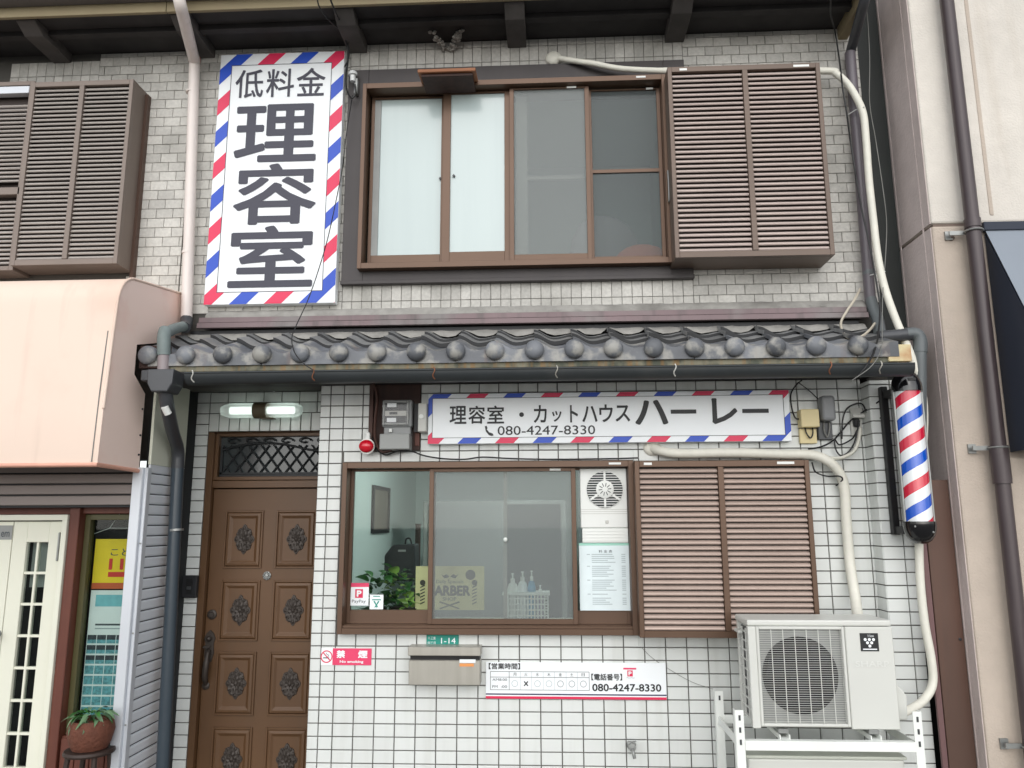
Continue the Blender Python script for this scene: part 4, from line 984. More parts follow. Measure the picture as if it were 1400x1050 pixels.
# electric meter on its board
eb = thing('meter_board', 'dark brown wooden board carrying the electric meter', 'board', (-.51, .0, 2.04))
box('board', -.664, -.356, -.006, .008, 2.037, 2.436, 'wood_dark', eb); box('side_batten', -.664, -.638, -.03, -.006, 2.04, 2.436, 'wood_board', eb, .002); box('lower_board', -.385, -.356, -.014, -.006, 2.06, 2.16, 'red_wood', eb, .002)
mt = thing('electric_meter', 'grey electric meter with clear cover above the shop window', 'meter', (-.485, -.06, 2.03))
box('case', -.57, -.392, -.085, -.006, 2.165, 2.33, 'meter_grey', mt, .012, seg=2); box('terminal_box', -.56, -.40, -.075, -.006, 2.12, 2.168, 'meter_grey', mt, .004); box('terminal_cover', -.577, -.40, -.11, -.006, 2.032, 2.124, 'meter_cover', mt, .006, seg=2)
MB().frame(-.564, -.41, -.10, -.085, 2.178, 2.322, .012).build('cover_rim', 'meter_cover', mt, .003)
box('dial_plate', -.552, -.422, -.0885, -.0845, 2.19, 2.312, 'meter_dark', mt); box('scale_strip', -.552, -.425, -.0925, -.088, 2.232, 2.262, 'socket_grey', mt); box('counter', -.525, -.478, -.0945, -.092, 2.24, 2.255, 'meter_dark', mt)
for z0, z1 in ((2.285, 2.308), (2.195, 2.22)): box('label_strip', -.54, -.485, -.0915, -.088, z0, z1, 'sign_white', mt)
box('seal', -.525, -.508, -.095, -.075, 2.135, 2.155, 'white_plastic', mt, .002)
box('cover_glass', -.566, -.408, -.106, -.102, 2.176, 2.324, 'glass_clear', mt)
sb = thing('switch_box', 'narrow white switch box between the meter and the long signboard', 'box', (-.333, -.05, 2.135))
box('back', -.384, -.354, -.05, -.006, 2.14, 2.31, 'near_black', sb); box('case', -.353, -.303, -.10, -.002, 2.136, 2.305, 'socket_grey', sb, .004); MB().lathe([(.014, 0), (.014, -.006), (.008, -.007), (.001, -.007)], (-.333, -.10, 2.225), 'y', 16).build('knob', 'white_plastic', sb, smooth=40)
rl_ = thing('alarm_lamp', 'round red alarm lamp on a white bracket beside the meter', 'lamp', (-.66, -.05, 2.01))
MB().ball((-.66, -.085, 2.054), .045, 20, (1, .75, .85)).build('lens', 'red_lamp', rl_, smooth=60); MB().lathe([(.047, 0), (.047, .018), (.03, .02)], (-.66, -.078, 2.054), 'y', 20).build('base', 'white_plastic', rl_, smooth=40)
box('bracket', -.672, -.648, -.06, -.002, 2.085, 2.14, 'white_plastic', rl_, .004)
# junction boxes
yb = thing('junction_box', 'cream junction box right of the long signboard', 'box', (1.928, -.03, 2.055))
box('cover', 1.878, 1.983, -.075, -.002, 2.145, 2.25, 'beige_box', yb, .006, seg=2); box('base', 1.88, 1.978, -.025, -.001, 2.055, 2.14, 'beige_box', yb, .003); MB().tube(spline([(1.91, -.03, 2.15), (1.915, -.04, 2.11), (1.935, -.04, 2.085), (1.95, -.04, 2.11), (1.955, -.03, 2.15)]), .004, 6).build('wire', 'cable_black', yb)
gb = thing('junction_box', 'grey rounded junction box between the cream box and the wall socket', 'box', (2.035, -.03, 2.07))
box('cover', 1.998, 2.076, -.09, -.002, 2.18, 2.328, 'box_grey', gb, .018, seg=3); box('base', 1.985, 2.068, -.03, -.001, 2.075, 2.178, 'meter_dark', gb, .004); MB().tube(spline([(2.02, -.035, 2.18), (2.015, -.045, 2.13), (2.03, -.04, 2.09), (2.045, -.045, 2.13), (2.05, -.035, 2.18)]), .004, 6).build('wire', 'cable_grey', gb)
sk = thing('wall_socket', 'grey hooded wall socket with plugged cables beside the pilaster', 'socket', (2.215, -.03, 2.08))
MB().prism([(0, 2.20), (-.055, 2.20), (-.055, 2.215), (-.012, 2.262), (0, 2.262)], 'x', 2.183, 2.252).build('hood', 'socket_grey', sk, .003); box('base', 2.18, 2.245, -.014, -.001, 2.10, 2.20, 'socket_grey', sk, .003); box('plug', 2.192, 2.225, -.04, -.012, 2.148, 2.196, 'cable_black', sk, .006)
# mailbox, tap, intercom
mbx = thing('mailbox', 'stainless steel mailbox under the green address plate', 'mailbox', (-.18, -.05, .716))
box('case', -.381, .021, -.09, -.001, .717, .850, 'steel', mbx, .004); box('flap', -.384, .024, -.105, -.002, .876, .924, 'steel', mbx, .003); box('slot', -.376, .016, -.07, -.002, .850, .876, 'black', mbx)
box('label_strip', -.095, -.005, -.092, -.0895, .838, .856, 'sign_white', mbx); box('label_strip', -.095, -.015, -.092, -.0895, .818, .834, 'orange', mbx)
tp = thing('wall_tap', 'small metal garden tap on the white tiled wall', 'tap', (.856, -.05, .33))
MB().lathe([(.026, 0), (.026, -.006), (.014, -.01), (.014, -.035), (.02, -.036), (.02, -.06), (.001, -.062)], (.853, -.001, .395), 'y', 16).tube(spline([(.853, -.05, .39), (.856, -.075, .375), (.862, -.078, .345)]), .009, 10).tube([(.853, -.048, .40), (.853, -.048, .425)], .008, 8).build('body', 'galv', tp, smooth=40)
MB().tube([(.83, -.048, .427), (.876, -.048, .427)], .006, 8).build('lever', 'galv', tp)
ic = thing('intercom', 'dark intercom panel on the tiles left of the brown door', 'intercom', (-1.815, .25, 1.157))
box('case', -1.868, -1.775, .235, .269, 1.155, 1.29, 'near_black', ic, .005); box('speaker_slot', -1.84, -1.80, .232, .235, 1.18, 1.27, 'black', ic); box('button', -1.834, -1.806, .229, .232, 1.205, 1.225, 'meter_dark', ic, .002)
# lamp over the door
fl_ = thing('door_lamp', 'tube lamp with clear cover and brown clamp above the door', 'lamp', (-1.4, .15, 2.26))
MB().tube([(-1.655, .17, 2.312), (-1.62, .17, 2.312), (-1.60, .17, 2.312), (-1.19, .17, 2.312), (-1.165, .17, 2.312), (-1.145, .17, 2.312)], [.030, .042, .048, .048, .042, .030], 20).build('diffuser', 'lamp_diffuser', fl_, smooth=50)
MB().tube([(-1.60, .17, 2.312), (-1.19, .17, 2.312)], .024, 14).build('tube', 'lamp_tube', fl_, smooth=50)
MB().tube([(-1.445, .17, 2.312), (-1.36, .17, 2.312)], .052, 20).box(-1.44, -1.365, .17, .268, 2.29, 2.335).box(-1.40, -1.315, .145, .20, 2.256, 2.264).build('clamp', 'lamp_clamp', fl_, .002)
# small wooden visor over the upper window and an insulator
vs_ = thing('window_visor', 'small brown wooden board bracketed above the upper window', 'board', (-.19, -.15, 4.36))
xa, xb, zv = at(571, 97, -.22).x, at(650, 95, -.22).x, at(610, 98, -.22).z
MB().prism([(-.22, zv), (-.225, zv+.02), (-.0, zv+.05), (.0, zv+.026)], 'x', xa, xb).build('board', 'visor_wood', vs_, .003)
MB().box(xa+.02, xb-.02, -.20, -.002, zv-.016, zv-.001).build('underside', 'wood_dark', vs_)
iz = thing('insulator', 'white porcelain cable insulator at the upper window corner', 'insulator', (-.835, -.03, 4.36))
MB().lathe([(.001, 4.515), (.02, 4.512), (.03, 4.50), (.03, 4.485), (.018, 4.48), (.018, 4.44)][::-1], (-.832, -.045, 0), 'z', 14).build('cap', 'porcelain', iz, smooth=50); box('fixing', -.825, -.80, -.04, .0, 4.36, 4.47, 'galv', iz, .004)
nd = thing('mud_patch', 'broken mud remains of a bird nest under the roof eave', 'nest', (-.2, .0, 4.65))
mb = MB()
for i in range(70):
    s_ = random.choice((-1, 1)); t = random.random(); p0 = at(613, 64, .0)
    mb.ball((p0.x+s_*(.015+.075*t)+random.uniform(-.02, .02), .036-.02*random.random()-.12*t, p0.z-.005+.05*t+random.uniform(-.008, .012)), random.uniform(.006, .013), 7, (1.3, 1, 1))
mb.build('mud', 'plaster', nd, smooth=60, kind='stuff')

# ================================================================== pipes and ducts
def pipe_thing(name, label, cat, segs, group=None):
    P0 = segs[0][0][0]; t = thing(name, label, cat, (P0[0], P0[1], min(p[2] for s in segs for p in s[0])), group)
    for pts, r, m, nm, k in segs: MB().tube(spline(pts, k) if k else pts, r, 16).build(nm, m, t, smooth=45)
    return t
A = at
ydp = -.03
wd = [A(266, 84, ydp), A(255, 437, ydp)]
pipe_thing('downpipe', 'white downpipe between the two upper walls, turning dark at the canopy', 'pipe', [
    ([A(243, -22, -.53), A(244, -6, -.53), A(247, 8, -.52), A(251, 24, -.43), A(266, 84, ydp)], .036, 'pvc_white', 'offset_pipe', 4),
    ([wd[0], wd[0].lerp(wd[1], .5), wd[1]], .034, 'pvc_white', 'pipe', 0),
    ([A(266, 79, ydp), A(266, 85, ydp)], .038, 'pvc_rust', 'collar', 0),
    ([A(262, 125, ydp), A(262, 127, ydp)], .037, 'pvc_white', 'socket_ring', 0), ([A(257, 344, ydp), A(257, 347, ydp)], .037, 'pvc_white', 'socket_ring', 0),
    ([A(255, 436, ydp), A(255, 444, -.05), A(252, 448, -.10)], .037, 'pvc_dark', 'shoe', 0),
    ([A(252, 446, -.08), A(240, 449, -.22), A(227, 455, -.40)], .032, 'pvc_green', 'cross_pipe', 3),
    ([A(226, 452, -.40), A(224, 462, -.43), A(224, 486, -.43)], .036, 'pvc_green', 'elbow', 3), ([A(224, 484, -.43), A(223, 515, -.43)], .032, 'pvc_mauve', 'drop_pipe', 0)])
hp = thing('rain_hopper', 'dark rainwater hopper at the left end of the canopy gutter', 'hopper', (A(228, 525, -.47).x, -.47, 2.3))
hx = A(228, 525, -.47).x
MB().prism([(hx-.075, 2.44), (hx+.075, 2.44), (hx+.07, 2.36), (hx+.045, 2.315), (hx-.045, 2.315), (hx-.07, 2.36)], 'y', -.55, -.42).build('bowl', 'pvc_dark', hp, .006, seg=2)
MB().box(hx-.12, hx-.07, -.53, -.44, 2.38, 2.44).build('inlet', 'pvc_dark', hp, .005)
pipe_thing('downpipe', 'blue grey downpipe running down beside the recessed door', 'pipe', [
    ([(hx, -.48, 2.33), A(229, 556, -.44), A(236, 590, -.25), A(243, 614, -.10), A(243, 640, -.08)], .037, 'pvc_dark', 'offset_pipe', 4),
    ([A(243, 638, -.08), A(233, 850, -.08), A(222, 1060, -.08)], .036, 'blue_pipe', 'pipe', 0), ([A(225, 556, -.485), A(230, 566, -.46)], .020, 'white_plastic', 'patch', 0),
    ([A(241, 723, -.08), A(241, 726, -.08)], .041, 'galv', 'clip', 0)])
ug = -.01
pipe_thing('downpipe', 'grey downpipe at the right end of the upper wall', 'pipe', [
    ([A(1185, -10, -.40), A(1180, 8, -.34), A(1164, 66, ug-.02), A(1162.5, 75, ug-.02)], .030, 'pvc_dark', 'offset_pipe', 3),
    ([A(1162, 72, ug-.02), A(1176, 240, ug-.02), A(1190, 412, ug-.02)], .032, 'pvc_mauve_dark', 'pipe', 0), ([A(1187, 370, ug-.02), A(1187, 376, ug-.02)], .033, 'pvc_grey', 'collar', 0),
    ([A(1190, 408, ug-.02), A(1194, 422, -.05), A(1201, 440, -.10), A(1203, 462, -.22)], .033, 'pvc_grey', 'elbow', 3)])
pipe_thing('downpipe', 'grey elbow pipe running round the right end of the canopy behind the pole', 'pipe', [
    ([A(1200, 461, -.24), A(1225, 459, -.24), A(1245, 457, -.24)], .036, 'pvc_dark', 'cross_pipe', 0),
    ([A(1238, 457, -.24), A(1252, 457, -.24), A(1258, 466, -.24), A(1258, 482, -.24)], .037, 'pvc_grey', 'elbow', 4), ([A(1258, 480, -.24), A(1258, 560, -.24), A(1257, 612, -.24)], .034, 'pvc_grey', 'drop_pipe', 0)])
MB().box(2.40, 2.43, -.40, -.36, 2.02, 2.06).build('pipe_tail', 'pvc_dark', bpy.data.objects['rain_hopper']) if False else None
seal = A(757, 80, .03)
d1 = [A(765, 80, -.0), A(790, 84, -.03), A(812, 87, -.05), A(850, 94, -.055), A(912, 97, -.06), (1.6, -.03, 4.43), A(1128, 97, -.06), A(1143, 101, -.07), A(1158, 114, -.09), A(1170, 132, -.11), A(1180, 155, -.12), A(1184, 190, -.12), A(1188, 245, -.12), A(1194, 300, -.12), A(1200, 350, -.13), A(1210, 395, -.16), A(1226, 440, -.20), A(1247, 490, -.24), A(1262, 545, -.24), A(1262, 610, -.22), A(1256, 660, -.235), A(1256, 720, -.235), A(1258, 790, -.235), A(1264, 850, -.235), A(1273, 900, -.235), A(1275, 935, -.24), A(1262, 958, -.27), A(1240, 972, -.34), A(1225, 978, -.38)]
uduct = pipe_thing('insulated_duct', 'cream insulated duct from the upper window corner down to the outdoor unit', 'duct', [(d1, [.018]*24+[.0215]*(len(spline(d1, 6))-24), 'duct', 'duct', 6)])
MB().ball((seal.x, .03, seal.z), .052, 14, (1.05, .5, .95)).build('putty', 'duct', uduct, smooth=60)
for i, (x, y, Y) in enumerate(((1178, 150, -.12), (1206, 374, -.13))): MB().tube([A(x-22, y+(9 if i == 0 else 4), -.04), A(x-8, y, -.09), A(x+4, y-(4 if i == 0 else 3), Y-.028)], .0035, 6).build('tie', 'cable_white', uduct)
d2 = [A(892, 613, .0), A(905, 617, -.05), A(930, 620, -.07), A(1000, 619, -.08), A(1070, 621, -.08), A(1110, 622, -.08), A(1133, 631, -.08), A(1149, 649, -.06), A(1155, 672, -.05), A(1157, 710, -.045), A(1162, 770, -.045), A(1169, 815, -.10), A(1172, 838, -.20), A(1174, 850, -.30)]
lduct = pipe_thing('insulated_duct', 'cream insulated duct above the lower shutter box down to the unit', 'duct', [(d2, .028, 'duct', 'duct', 6)])
MB().ball((d2[0].x, .0, d2[0].z), .05, 14, (1.1, .45, .9)).build('putty', 'duct', lduct, smooth=60)
MB().tube([A(1154, 664, -.05), A(1154.3, 668, -.05)], .0305, 16).build('tape_band', 'duct', lduct)

# ================================================================== cables
def cable(label, pts, r, m, name='cable'):
    o = MB().tube(spline(pts, 6), r, 6).build(name, m, smooth=60); return tag(o, label, 'cable')
cable('thin black wire hanging across the tall vertical sign', [A(482, 130, -.05), A(474, 180, -.06), A(468, 230, -.08), A(462, 262, -.1), A(447, 330, -.15), A(425, 400, -.22), A(405, 445, -.32), A(399, 462, -.40), A(402, 480, -.52), A(413, 495, -.56), A(428, 506, -.57)], .0032, 'cable_black')
cable('black cable bundle dropping from the eave to the insulator', [A(450, -5, -.5), A(458, 15, -.42), A(466, 33, -.22), A(474, 60, -.08), A(476, 80, -.06), A(473, 100, -.05), A(474, 122, -.05), A(480, 134, -.05), A(486, 128, -.05), A(485, 115, -.05)], .006, 'cable_black')
cable('short black cable under the eave above the tall sign', [A(433, -5, -.5), A(437, 10, -.45), A(450, 28, -.3), A(470, 45, -.15), A(476, 60, -.07), A(477, 78, -.06), A(471, 92, -.05)], .0045, 'cable_black')
cable('black cable running down the right end of the upper wall', [A(1136, -5, -.5), A(1136, 20, -.3), A(1142, 45, -.06), A(1148, 85, -.06), A(1152, 120, -.14), A(1157, 150, -.14), A(1163, 195, -.08), A(1170, 240, -.08), A(1178, 285, -.10), A(1190, 340, -.15), A(1198, 385, -.17), A(1203, 420, -.2), A(1201, 455, -.3), A(1196, 478, -.45), A(1186, 498, -.57), A(1172, 516, -.56)], .0055, 'cable_black')
cable('thin white wire in the dark gap beside the stucco building', [A(1182, -5, -.3), A(1186, 25, -.2), A(1189, 80, -.12), A(1189, 140, -.12), A(1197, 190, -.12), A(1206, 250, -.12), A(1212, 300, -.13), A(1211, 345, -.14), A(1207, 400, -.18), A(1206, 440, -.25), A(1205, 475, -.45), A(1192, 500, -.575), A(1165, 520, -.56)], .0024, 'cable_grey')
cable('pale beige cable looping over the roof tiles at the right', [A(1176, 395, -.0), A(1168, 410, -.08), A(1158, 425, -.12), A(1150, 440, -.16), A(1152, 453, -.24), A(1162, 463, -.30), A(1178, 460, -.28), A(1190, 450, -.22), A(1196, 442, -.18)], .0075, 'cable_beige')
cable('black cable lying along the top of the shop window frame', [A(509, 598, -.04), A(513, 612, -.05), A(527, 622, -.04), A(543, 617, -.05), A(562, 617, -.05), A(580, 623, -.05), A(605, 627, -.06), A(635, 628, -.06), A(660, 625, -.06), A(700, 627, -.06), A(760, 628, -.06), A(840, 627, -.06), A(872, 626, -.06)], .0045, 'cable_black')
cable('thick dark cable beside the meter board', [A(511, 524, -.04), A(516, 545, -.05), A(513, 575, -.05), A(513, 600, -.05), A(522, 617, -.05), A(535, 615, -.06)], .010, 'wood_board')
cable('black cable looping from the gutter to the cream junction box', [A(1096, 520, -.1), A(1088, 527, -.05), A(1081, 540, -.03), A(1083, 560, -.03), A(1088, 572, -.03), A(1096, 572, -.04)], .005, 'cable_black')
cable('black cable from the barber pole rail to the boxes', [A(1212, 540, -.15), A(1200, 550, -.13), A(1180, 563, -.05), A(1163, 575, -.03), A(1150, 590, -.03), A(1138, 603, -.03), A(1122, 611, -.03), A(1105, 614, -.03)], .005, 'cable_black')
cable('black cable looped above the wall socket', [A(1151, 600, -.03), A(1152, 575, -.03), A(1157, 560, -.03), A(1167, 553, -.03), A(1178, 552, -.04), A(1184, 562, -.06), A(1190, 572, -.07), A(1196, 575, -.10), A(1212, 567, -.15)], .0045, 'cable_black')
cable('black plug cable hanging from the wall socket in a loop', [A(1175, 575, -.05), A(1172, 590, -.05), A(1168, 605, -.05), A(1160, 618, -.04), A(1150, 623, -.03), A(1143, 615, -.03), A(1141, 600, -.03), A(1148, 608, -.03), A(1165, 600, -.03), A(1172, 588, -.03)], .0045, 'cable_black')
cable('white hose hanging below the wall socket', [A(1176, 585, -.03), A(1173, 605, -.04), A(1166, 618, -.05), A(1150, 626, -.07), A(1130, 626, -.09)], .011, 'duct')
cable('black cable tied round the lower duct', [A(1110, 632, -.06), A(1115, 645, -.06), A(1130, 651, -.05), A(1147, 651, -.1), A(1152, 655, -.09), A(1148, 660, -.06), A(1143, 664, -.02)], .0045, 'cable_black')
cable('thin wire from the junction box up under the canopy', [A(1093, 524, -.05), A(1105, 533, -.02), A(1118, 545, -.012), A(1124, 552, -.03)], .003, 'cable_black')
cable('thin clear cord on the tiles left of the outdoor unit', [A(876, 884, -.004), A(890, 898, -.004), A(910, 912, -.006), A(945, 932, -.006), A(975, 942, -.02)], .0014, 'cable_grey')

# ================================================================== things seen through the windows
# window ventilator
vn = thing('window_ventilator', 'white window ventilator with round slatted grille in the right pane', 'ventilator', (.735, .03, 1.44))
box('upper_panel', .598, .872, .012, .036, 1.575, 1.92, 'white_plastic', vn, .004); box('lower_panel', .606, .872, .018, .036, 1.49, 1.573, 'white_plastic', vn, .002)
vcx, vcz, vr = .742, 1.797, .105
MB().lathe([(vr, 0), (vr, .003)], (vcx, .0085, vcz), 'y', 40).build('opening', 'vent_dark', vn)
for i in range(-7, 8):
    z = vcz+i*.0142; hw = math.sqrt(max(0, vr**2-(i*.0142)**2))
    box('slat', vcx-hw, vcx+hw, -.002, .0085, z-.0021, z+.0021, 'white_plastic', vn)
for a in (math.pi/2, -math.pi/2, R(215), R(-35)):
    q = [(vcx+vr*math.cos(a)+.006*math.sin(a), vcz+vr*math.sin(a)-.006*math.cos(a)), (vcx+vr*math.cos(a)-.006*math.sin(a), vcz+vr*math.sin(a)+.006*math.cos(a)), (vcx-.006*math.sin(a), vcz+.006*math.cos(a)), (vcx+.006*math.sin(a), vcz-.006*math.cos(a))]
    MB().prism(q, 'y', -.004, .006).build('spoke', 'white_plastic', vn)
MB().lathe([(.052, 0), (.052, -.006), (.046, -.009), (.001, -.01)], (vcx, -.002, vcz), 'y', 32).build('hub', 'white_plastic', vn, smooth=30)
for i in range(10):
    a = i*math.pi/5+.1; q = [(vcx+r_*math.cos(a)+s_*.002*math.sin(a), vcz+r_*math.sin(a)-s_*.002*math.cos(a)) for r_, s_ in ((.016, 1), (.037, 1), (.037, -1), (.016, -1))]
    MB().flat(q, -.0135).build('hub_slot', 'vent_dark', vn)
for i in range(4): box('rib', .606, .872, .015, .0178, 1.50+.018*i, 1.506+.018*i, 'white_plastic', vn)
for i in range(3): box('groove', .60, .87, .0108, .0119, 1.655+.012*i, 1.658+.012*i, 'socket_grey', vn)
box('switch', .742, .760, .006, .012, 1.60, 1.618, 'socket_grey', vn, .002)
pr = thing('price_list', 'pale price list sheet under the window ventilator', 'notice', (.73, .03, 1.11))
box('sheet', .586, .874, .028, .031, 1.108, 1.484, 'paper', pr); box('top_band', .586, .874, .0268, .028, 1.474, 1.488, 'cyan_pale', pr)
text('料 金 表', .70, .778, 1.432, 1.449, .0266, 'print_dark', pr)
for i in range(26):
    z = 1.422-.0112*i
    if i in (5, 12, 19, 21): continue
    bar(.658, .658+random.uniform(.06, .14), z, z+.003, 'print_grey', pr, .0266, 'print_line'); bar(.83, .853, z, z+.003, 'print_grey', pr, .0266, 'print_line')
    if i in (0, 6, 13, 20): bar(.63, .648, z, z+.003, 'print_grey', pr, .0266, 'print_line')
# stickers on the glass
pp = thing('payment_sticker', 'white payment sticker with red header and red letter on the left pane', 'sticker', (-.72, .05, 1.14))
x0, x1 = A(475.5, 815, .05).x, A(504, 815, .05).x; z1, z0 = A(488, 797, .05).z, A(488, 828, .05).z
box('sheet', x0, x1, .0495, .0505, z0, z1, 'sign_white', pp); box('header', x0, x1, .0485, .0494, z1-.023, z1, 'pink', pp)
box('logo_field', x0+.044, x0+.090, .0485, .0494, z0+.044, z0+.094, 'sign_red', pp); text('P', x0+.053, x0+.082, z0+.051, z0+.087, .0480, 'sign_white', pp, .05); text('PayPay', x0+.026, x0+.108, z0+.012, z0+.034, .0483, 'print_dark', pp)
gs = thing('notice_sticker', 'small white sticker with green mark beside the payment sticker', 'sticker', (-.6, .05, 1.11))
x0, x1 = A(505.5, 822, .05).x, A(524, 822, .05).x; z1, z0 = A(513, 813, .05).z, A(513, 833, .05).z; c = (x0+x1)/2
box('sheet', x0, x1, .0495, .0505, z0, z1, 'sign_white', gs); box('line', x0+.02, x1-.02, .0485, .0494, z1-.012, z1-.007, 'teal_plate', gs); box('line', x0+.014, x1-.014, .0485, .0494, z1-.032, z1-.026, 'teal_plate', gs)
MB().flat([(c-.018, z0+.044), (c-.010, z0+.048), (c, z0+.03), (c+.010, z0+.048), (c+.018, z0+.044), (c+.004, z0+.024), (c+.012, z0+.010), (c+.002, z0+.014), (c, z0+.006), (c-.002, z0+.014), (c-.012, z0+.010), (c-.004, z0+.024)], .0484).build('mark', 'teal_plate', gs)
# tin barber sign
tn = thing('tin_sign', 'cream tin sign with mustache and striped poles standing inside the window', 'sign', (-.14, .15, 1.03)); TY = .15
x0, x1 = A(568, 800, TY).x, A(662, 800, TY).x; z1, z0 = A(620, 774, TY).z, A(620, 834, TY).z; W = x1-x0; H = z1-z0
box('plate', x0, x1, TY, TY+.004, z0, z1, 'tin_cream', tn, .001)
text('Daily Specials', x0+.30*W, x0+.70*W, z0+.58*H, z0+.69*H, TY-.001, 'tin_ink', tn, .01); text('BARBER', x0+.19*W, x0+.80*W, z0+.32*H, z0+.56*H, TY-.001, 'tin_ink', tn, .05); text('SHOP', x0+.4*W, x0+.60*W, z0+.21*H, z0+.29*H, TY-.001, 'tin_ink', tn, .02)
for s_ in (-1, 1): MB().flat([(x0+W*(.5+s_*.005), z0+.76*H), (x0+W*(.5+s_*.05), z0+.82*H), (x0+W*(.5+s_*.09), z0+.78*H), (x0+W*(.5+s_*.13), z0+.82*H), (x0+W*(.5+s_*.08), z0+.72*H), (x0+W*(.5+s_*.04), z0+.73*H)], TY-.001).build('mustache', 'tin_ink', tn)
for cx_ in (.105, .86):
    q = MB().lathe([(.017, 0), (.017, .001)], (x0+cx_*W, TY-.0015, z0+.62*H), 'y', 14); q.build('pole_top', 'tin_ink', tn)
    for i in range(6): MB().flat([(x0+cx_*W-.014, z0+H*(.12+.075*i)), (x0+cx_*W-.014, z0+H*(.15+.075*i)), (x0+cx_*W+.014, z0+H*(.2+.075*i)), (x0+cx_*W+.014, z0+H*(.17+.075*i))], TY-.001).build('pole_stripe', 'tin_ink', tn)
MB().lathe([(.03, 0), (.03, .001)], (x0+.8*W, TY-.0015, z0+.8*H), 'y', 18).build('round_badge', 'tin_ink', tn)
for s_ in (-1, 1): MB().flat([(x0+W*(.5-s_*.15), z0+.04*H), (x0+W*(.5-s_*.13), z0+.02*H), (x0+W*(.5+s_*.15), z0+.17*H), (x0+W*(.5+s_*.14), z0+.2*H)], TY-.001-.0004*(s_+1)).build('razor_blade', 'tin_ink', tn)
# basket with bottles
bs = thing('plastic_basket', 'white perforated plastic basket on the window shelf', 'basket', (.33, .2, 1.03)); BY = .17
x0, x1 = A(690, 820, BY).x, A(749, 820, BY).x; z1, z0 = A(720, 811, BY).z, 1.03
def slab(y0, y1, nm='wall'):
    mb = MB(); nx, nz = 13, 5
    for i in range(nx+1): x = x0+(x1-x0)*i/nx; mb.box(x-.004, x+.004, y0, y1, z0, z1)
    for i in range(nz+1): z = z0+(z1-z0)*i/nz; mb.box(x0, x1, y0+.001, y1-.001, z-.004, z+.004)
    return mb.build('lattice_side', 'white_plastic', bs, kind='stuff')
slab(BY-.002, BY+.003); slab(BY+.13, BY+.135)
MB().frame(x0-.012, x1+.012, BY-.01, BY+.145, z1-.01, z1+.004, .002).box(x0-.014, x1+.014, BY-.012, BY-.002, z1-.012, z1+.004).build('rim', 'white_plastic', bs, .002)
MB().box(x0, x1, BY, BY+.13, z0-.004, z0+.002).box(x0-.002, x0+.002, BY, BY+.13, z0, z1).box(x1-.002, x1+.002, BY, BY+.13, z0, z1).build('base', 'white_plastic', bs)
bot = [(.045, .033, .27, 'white_plastic', 'white box-like bottle at the left of the basket'), (.105, .031, .28, 'sign_white', 'white pump bottle with rounded shoulders in the basket'), (.16, .024, .285, 'bottle_blue', 'blue pump bottle in the middle of the basket'), (.212, .026, .2, 'bottle_violet', 'short violet bottle at the right of the basket')]
for dx, r_, h, m, lab in bot:
    q = thing('bottle', lab, 'bottle', (x0+dx, BY+.065, z0+.004), 'bottles in the basket'); o_ = (x0+dx, BY+.065, z0+.004)
    MB().lathe([(r_*.9, 0), (r_, .006), (r_, h*.66), (r_*.75, h*.76), (r_*.35, h*.8)], o_, 'z', 16).build('body', m, q, smooth=50)
    MB().lathe([(r_*.42, h*.79), (r_*.42, h*.88), (r_*.16, h*.885), (r_*.16, h*.97), (r_*.3, h*.975), (r_*.3, h)], o_, 'z', 12).build('cap', 'white_plastic', q, smooth=40)
# leafy plants on the shelf
def plant(px, py0, py1, Y, n, label, spread, mats, size):
    b = A(px, py0, Y); t = thing('potted_plant', label, 'plant', (b.x, Y, 1.03), 'plants on the window shelf')
    MB().lathe([(.04, 0), (.055, .07), (.058, .075), (.05, .075)], (b.x, Y, 1.03), 'z', 16).build('pot', 'dark_wood', t, smooth=40)
    ms = [leaf_mesh('leaf', size*s_, size*s_*.36, m, .5) for m in mats for s_ in (1, .75)]
    top = A(px, py1, Y).z
    for i in range(n):
        a = random.uniform(0, 6.28); r_ = spread*math.sqrt(random.random()); z = random.uniform(1.06, top-.03)
        o = put('leaf', ms[i % len(ms)], t, (b.x+r_*math.cos(a)*.8, Y+r_*math.sin(a)*.45, z)); o.rotation_euler = (random.uniform(-.3, .9), random.uniform(-.5, .5), a-1.57)
    return t
plant(517, 833, 778, .22, 48, 'dark green leafy plant at the left end of the window shelf', .09, ('leaf',), .085)
plant(545, 833, 770, .26, 60, 'leafy plant with dark and pale leaves in the middle of the shelf', .10, ('leaf', 'leaf', 'leaf_light'), .08)
plant(560, 833, 795, .18, 22, 'small light green plant beside the tin sign', .05, ('leaf_light', 'leaf'), .075)
# room furniture
pf = thing('framed_picture', 'dark framed picture on the room wall behind the left pane', 'picture', (-.95, 1.0, 1.5))
pc = [atx(508, 731, RX0+.01), atx(531, 727, RX0+.01), atx(533, 667, RX0+.01), atx(511, 664, RX0+.01)]
ya, yb_, zc, zd = pc[0].y, pc[1].y, (pc[0].z+pc[1].z)/2, (pc[2].z+pc[3].z)/2
f_ = MB().box(RX0+.002, RX0+.02, ya, ya+.04, zc, zd).box(RX0+.002, RX0+.02, yb_-.04, yb_, zc, zd).box(RX0+.002, RX0+.02, ya+.04, yb_-.04, zc, zc+.03).box(RX0+.002, RX0+.02, ya+.04, yb_-.04, zd-.03, zd)
f_.build('frame', 'near_black', pf); MB().box(RX0+.001, RX0+.008, ya+.04, yb_-.04, zc+.03, zd-.03).build('print', 'picture', pf)
bgp = thing('bag', 'black bag with a carrying loop behind the plants', 'bag', (-.55, .8, 1.0)); b0_ = A(547, 765, .75); s_ = .0050
pts = [(-19, -28), (-19, 6), (-8, 20), (22, 21), (24, -28)]
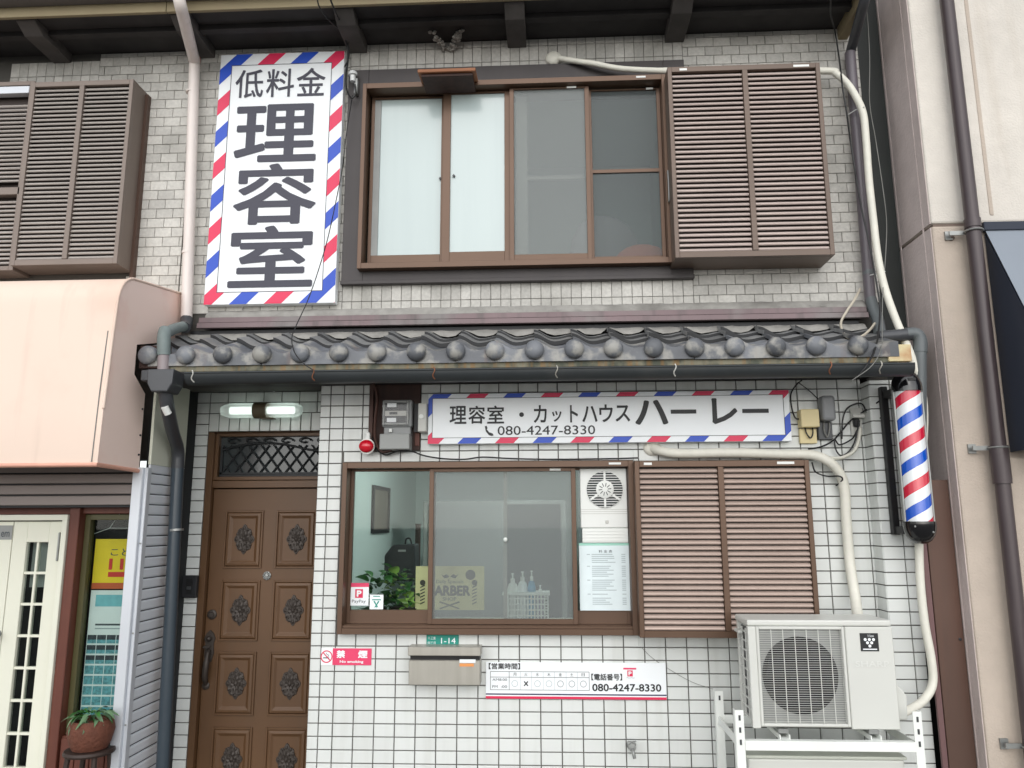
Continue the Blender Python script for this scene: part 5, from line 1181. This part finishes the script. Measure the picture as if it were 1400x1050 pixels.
MB().prism([(b0_.x+x*s_, b0_.z+z*s_) for x, z in pts], 'y', .68, .86).build('body', 'bag', bgp, .012, seg=2)
MB().tube(spline([(b0_.x+.03, .77, b0_.z+.10), (b0_.x+.035, .77, b0_.z+.135), (b0_.x+.06, .77, b0_.z+.14), (b0_.x+.075, .77, b0_.z+.10)]), .006, 8).build('loop', 'black', bgp)
box('clip', b0_.x+.0, b0_.x+.05, .672, .679, b0_.z+.055, b0_.z+.068, 'galv', bgp)
cb = thing('counter', 'low white counter in the room behind the window', 'counter', (-.4, .8, .3)); box('top', -.9, .1, .6, 1.05, .86, .90, 'room_wall', cb, .004); box('front', -.88, .08, .62, 1.03, .3, .86, 'room_wall', cb)
pw = thing('coat_stand', 'brown wooden coat stand in the room beside the bag', 'stand', (A(571, 750, 1.15).x, 1.15, .3)); cxs = A(571, 750, 1.15).x
MB().tube([(cxs, 1.15, .32), (cxs, 1.15, A(571, 716, 1.15).z)], .02, 10).build('pole', 'dark_wood', pw, smooth=50); MB().lathe([(.16, 0), (.16, .02), (.02, .04)], (cxs, 1.15, .3), 'z', 20).build('foot', 'dark_wood', pw, smooth=40)
dcab = thing('cabinet', 'dark glazed cabinet at the back of the shop room', 'cabinet', (.1, 1.9, .3))
box('carcass', A(578, 750, 1.9).x, 0.55, 1.9, 2.18, .3, A(578, 685, 1.9).z, 'curtain', dcab, .004); box('door_panel', A(578, 750, 1.9).x+.05, .02, 1.885, 1.899, .4, A(578, 690, 1.9).z, 'meter_grey', dcab); box('door_panel', .06, .50, 1.885, 1.899, .4, A(578, 690, 1.9).z, 'meter_dark', dcab)
# upstairs
cu = thing('cushion', 'orange pink cushion leaning at the right upper window', 'cushion', (1.02, .2, 3.2)); q0 = A(870, 345, .2)
MB().ball((q0.x+.03, .13, q0.z-.10), .15, 20, (1.2, .4, .85)).build('pad', 'cushion', cu, smooth=80)
ql = thing('quilt', 'pale draped quilt behind the upper window screen', 'quilt', (.8, .3, 3.1)); q1 = A(822, 330, .35); vs = []; n = 14
prof = [(.0, .33), (.08, .31), (.15, .26), (.2, .16), (.23, .0), (.25, -.25)]
mb = MB()
for r_, h in prof:
    for k in range(20): a = 2*math.pi*k/20; rr = r_*(1+.10*math.cos(5*a)+.05*math.cos(9*a)); vs.append((q1.x+rr*math.cos(a)+.001, .27+.5*rr*math.sin(a), q1.z+h-.18))
mb.add(vs, [(i*20+k, i*20+(k+1) % 20, (i+1)*20+(k+1) % 20, (i+1)*20+k) for i in range(5) for k in range(20)]); mb.build('cloth', 'quilt', ql, smooth=80)

# circular ceiling lamp of the shop room, seen through the screen pane
cl = thing('ceiling_lamp', 'ring shaped ceiling lamp inside the shop behind the screen pane', 'lamp', (A(712, 640, 1.1).x, 1.1, 2.2)); clx = A(712, 640, 1.1).x
MB().lathe([(.05, 0), (.19, .03), (.19, .06), (.05, .07)], (clx, 1.1, 2.285), 'z', 28).build('base', 'meter_dark', cl, smooth=40)
M_('ring_tube', (236, 244, 240), .4, n=None, emit=120.0)
MB().tube([(clx+.15*math.cos(a), 1.1+.15*math.sin(a), 2.265) for a in [i*math.pi/14 for i in range(29)]], .014, 8, False).build('ring_tube', 'ring_tube', cl, smooth=60)
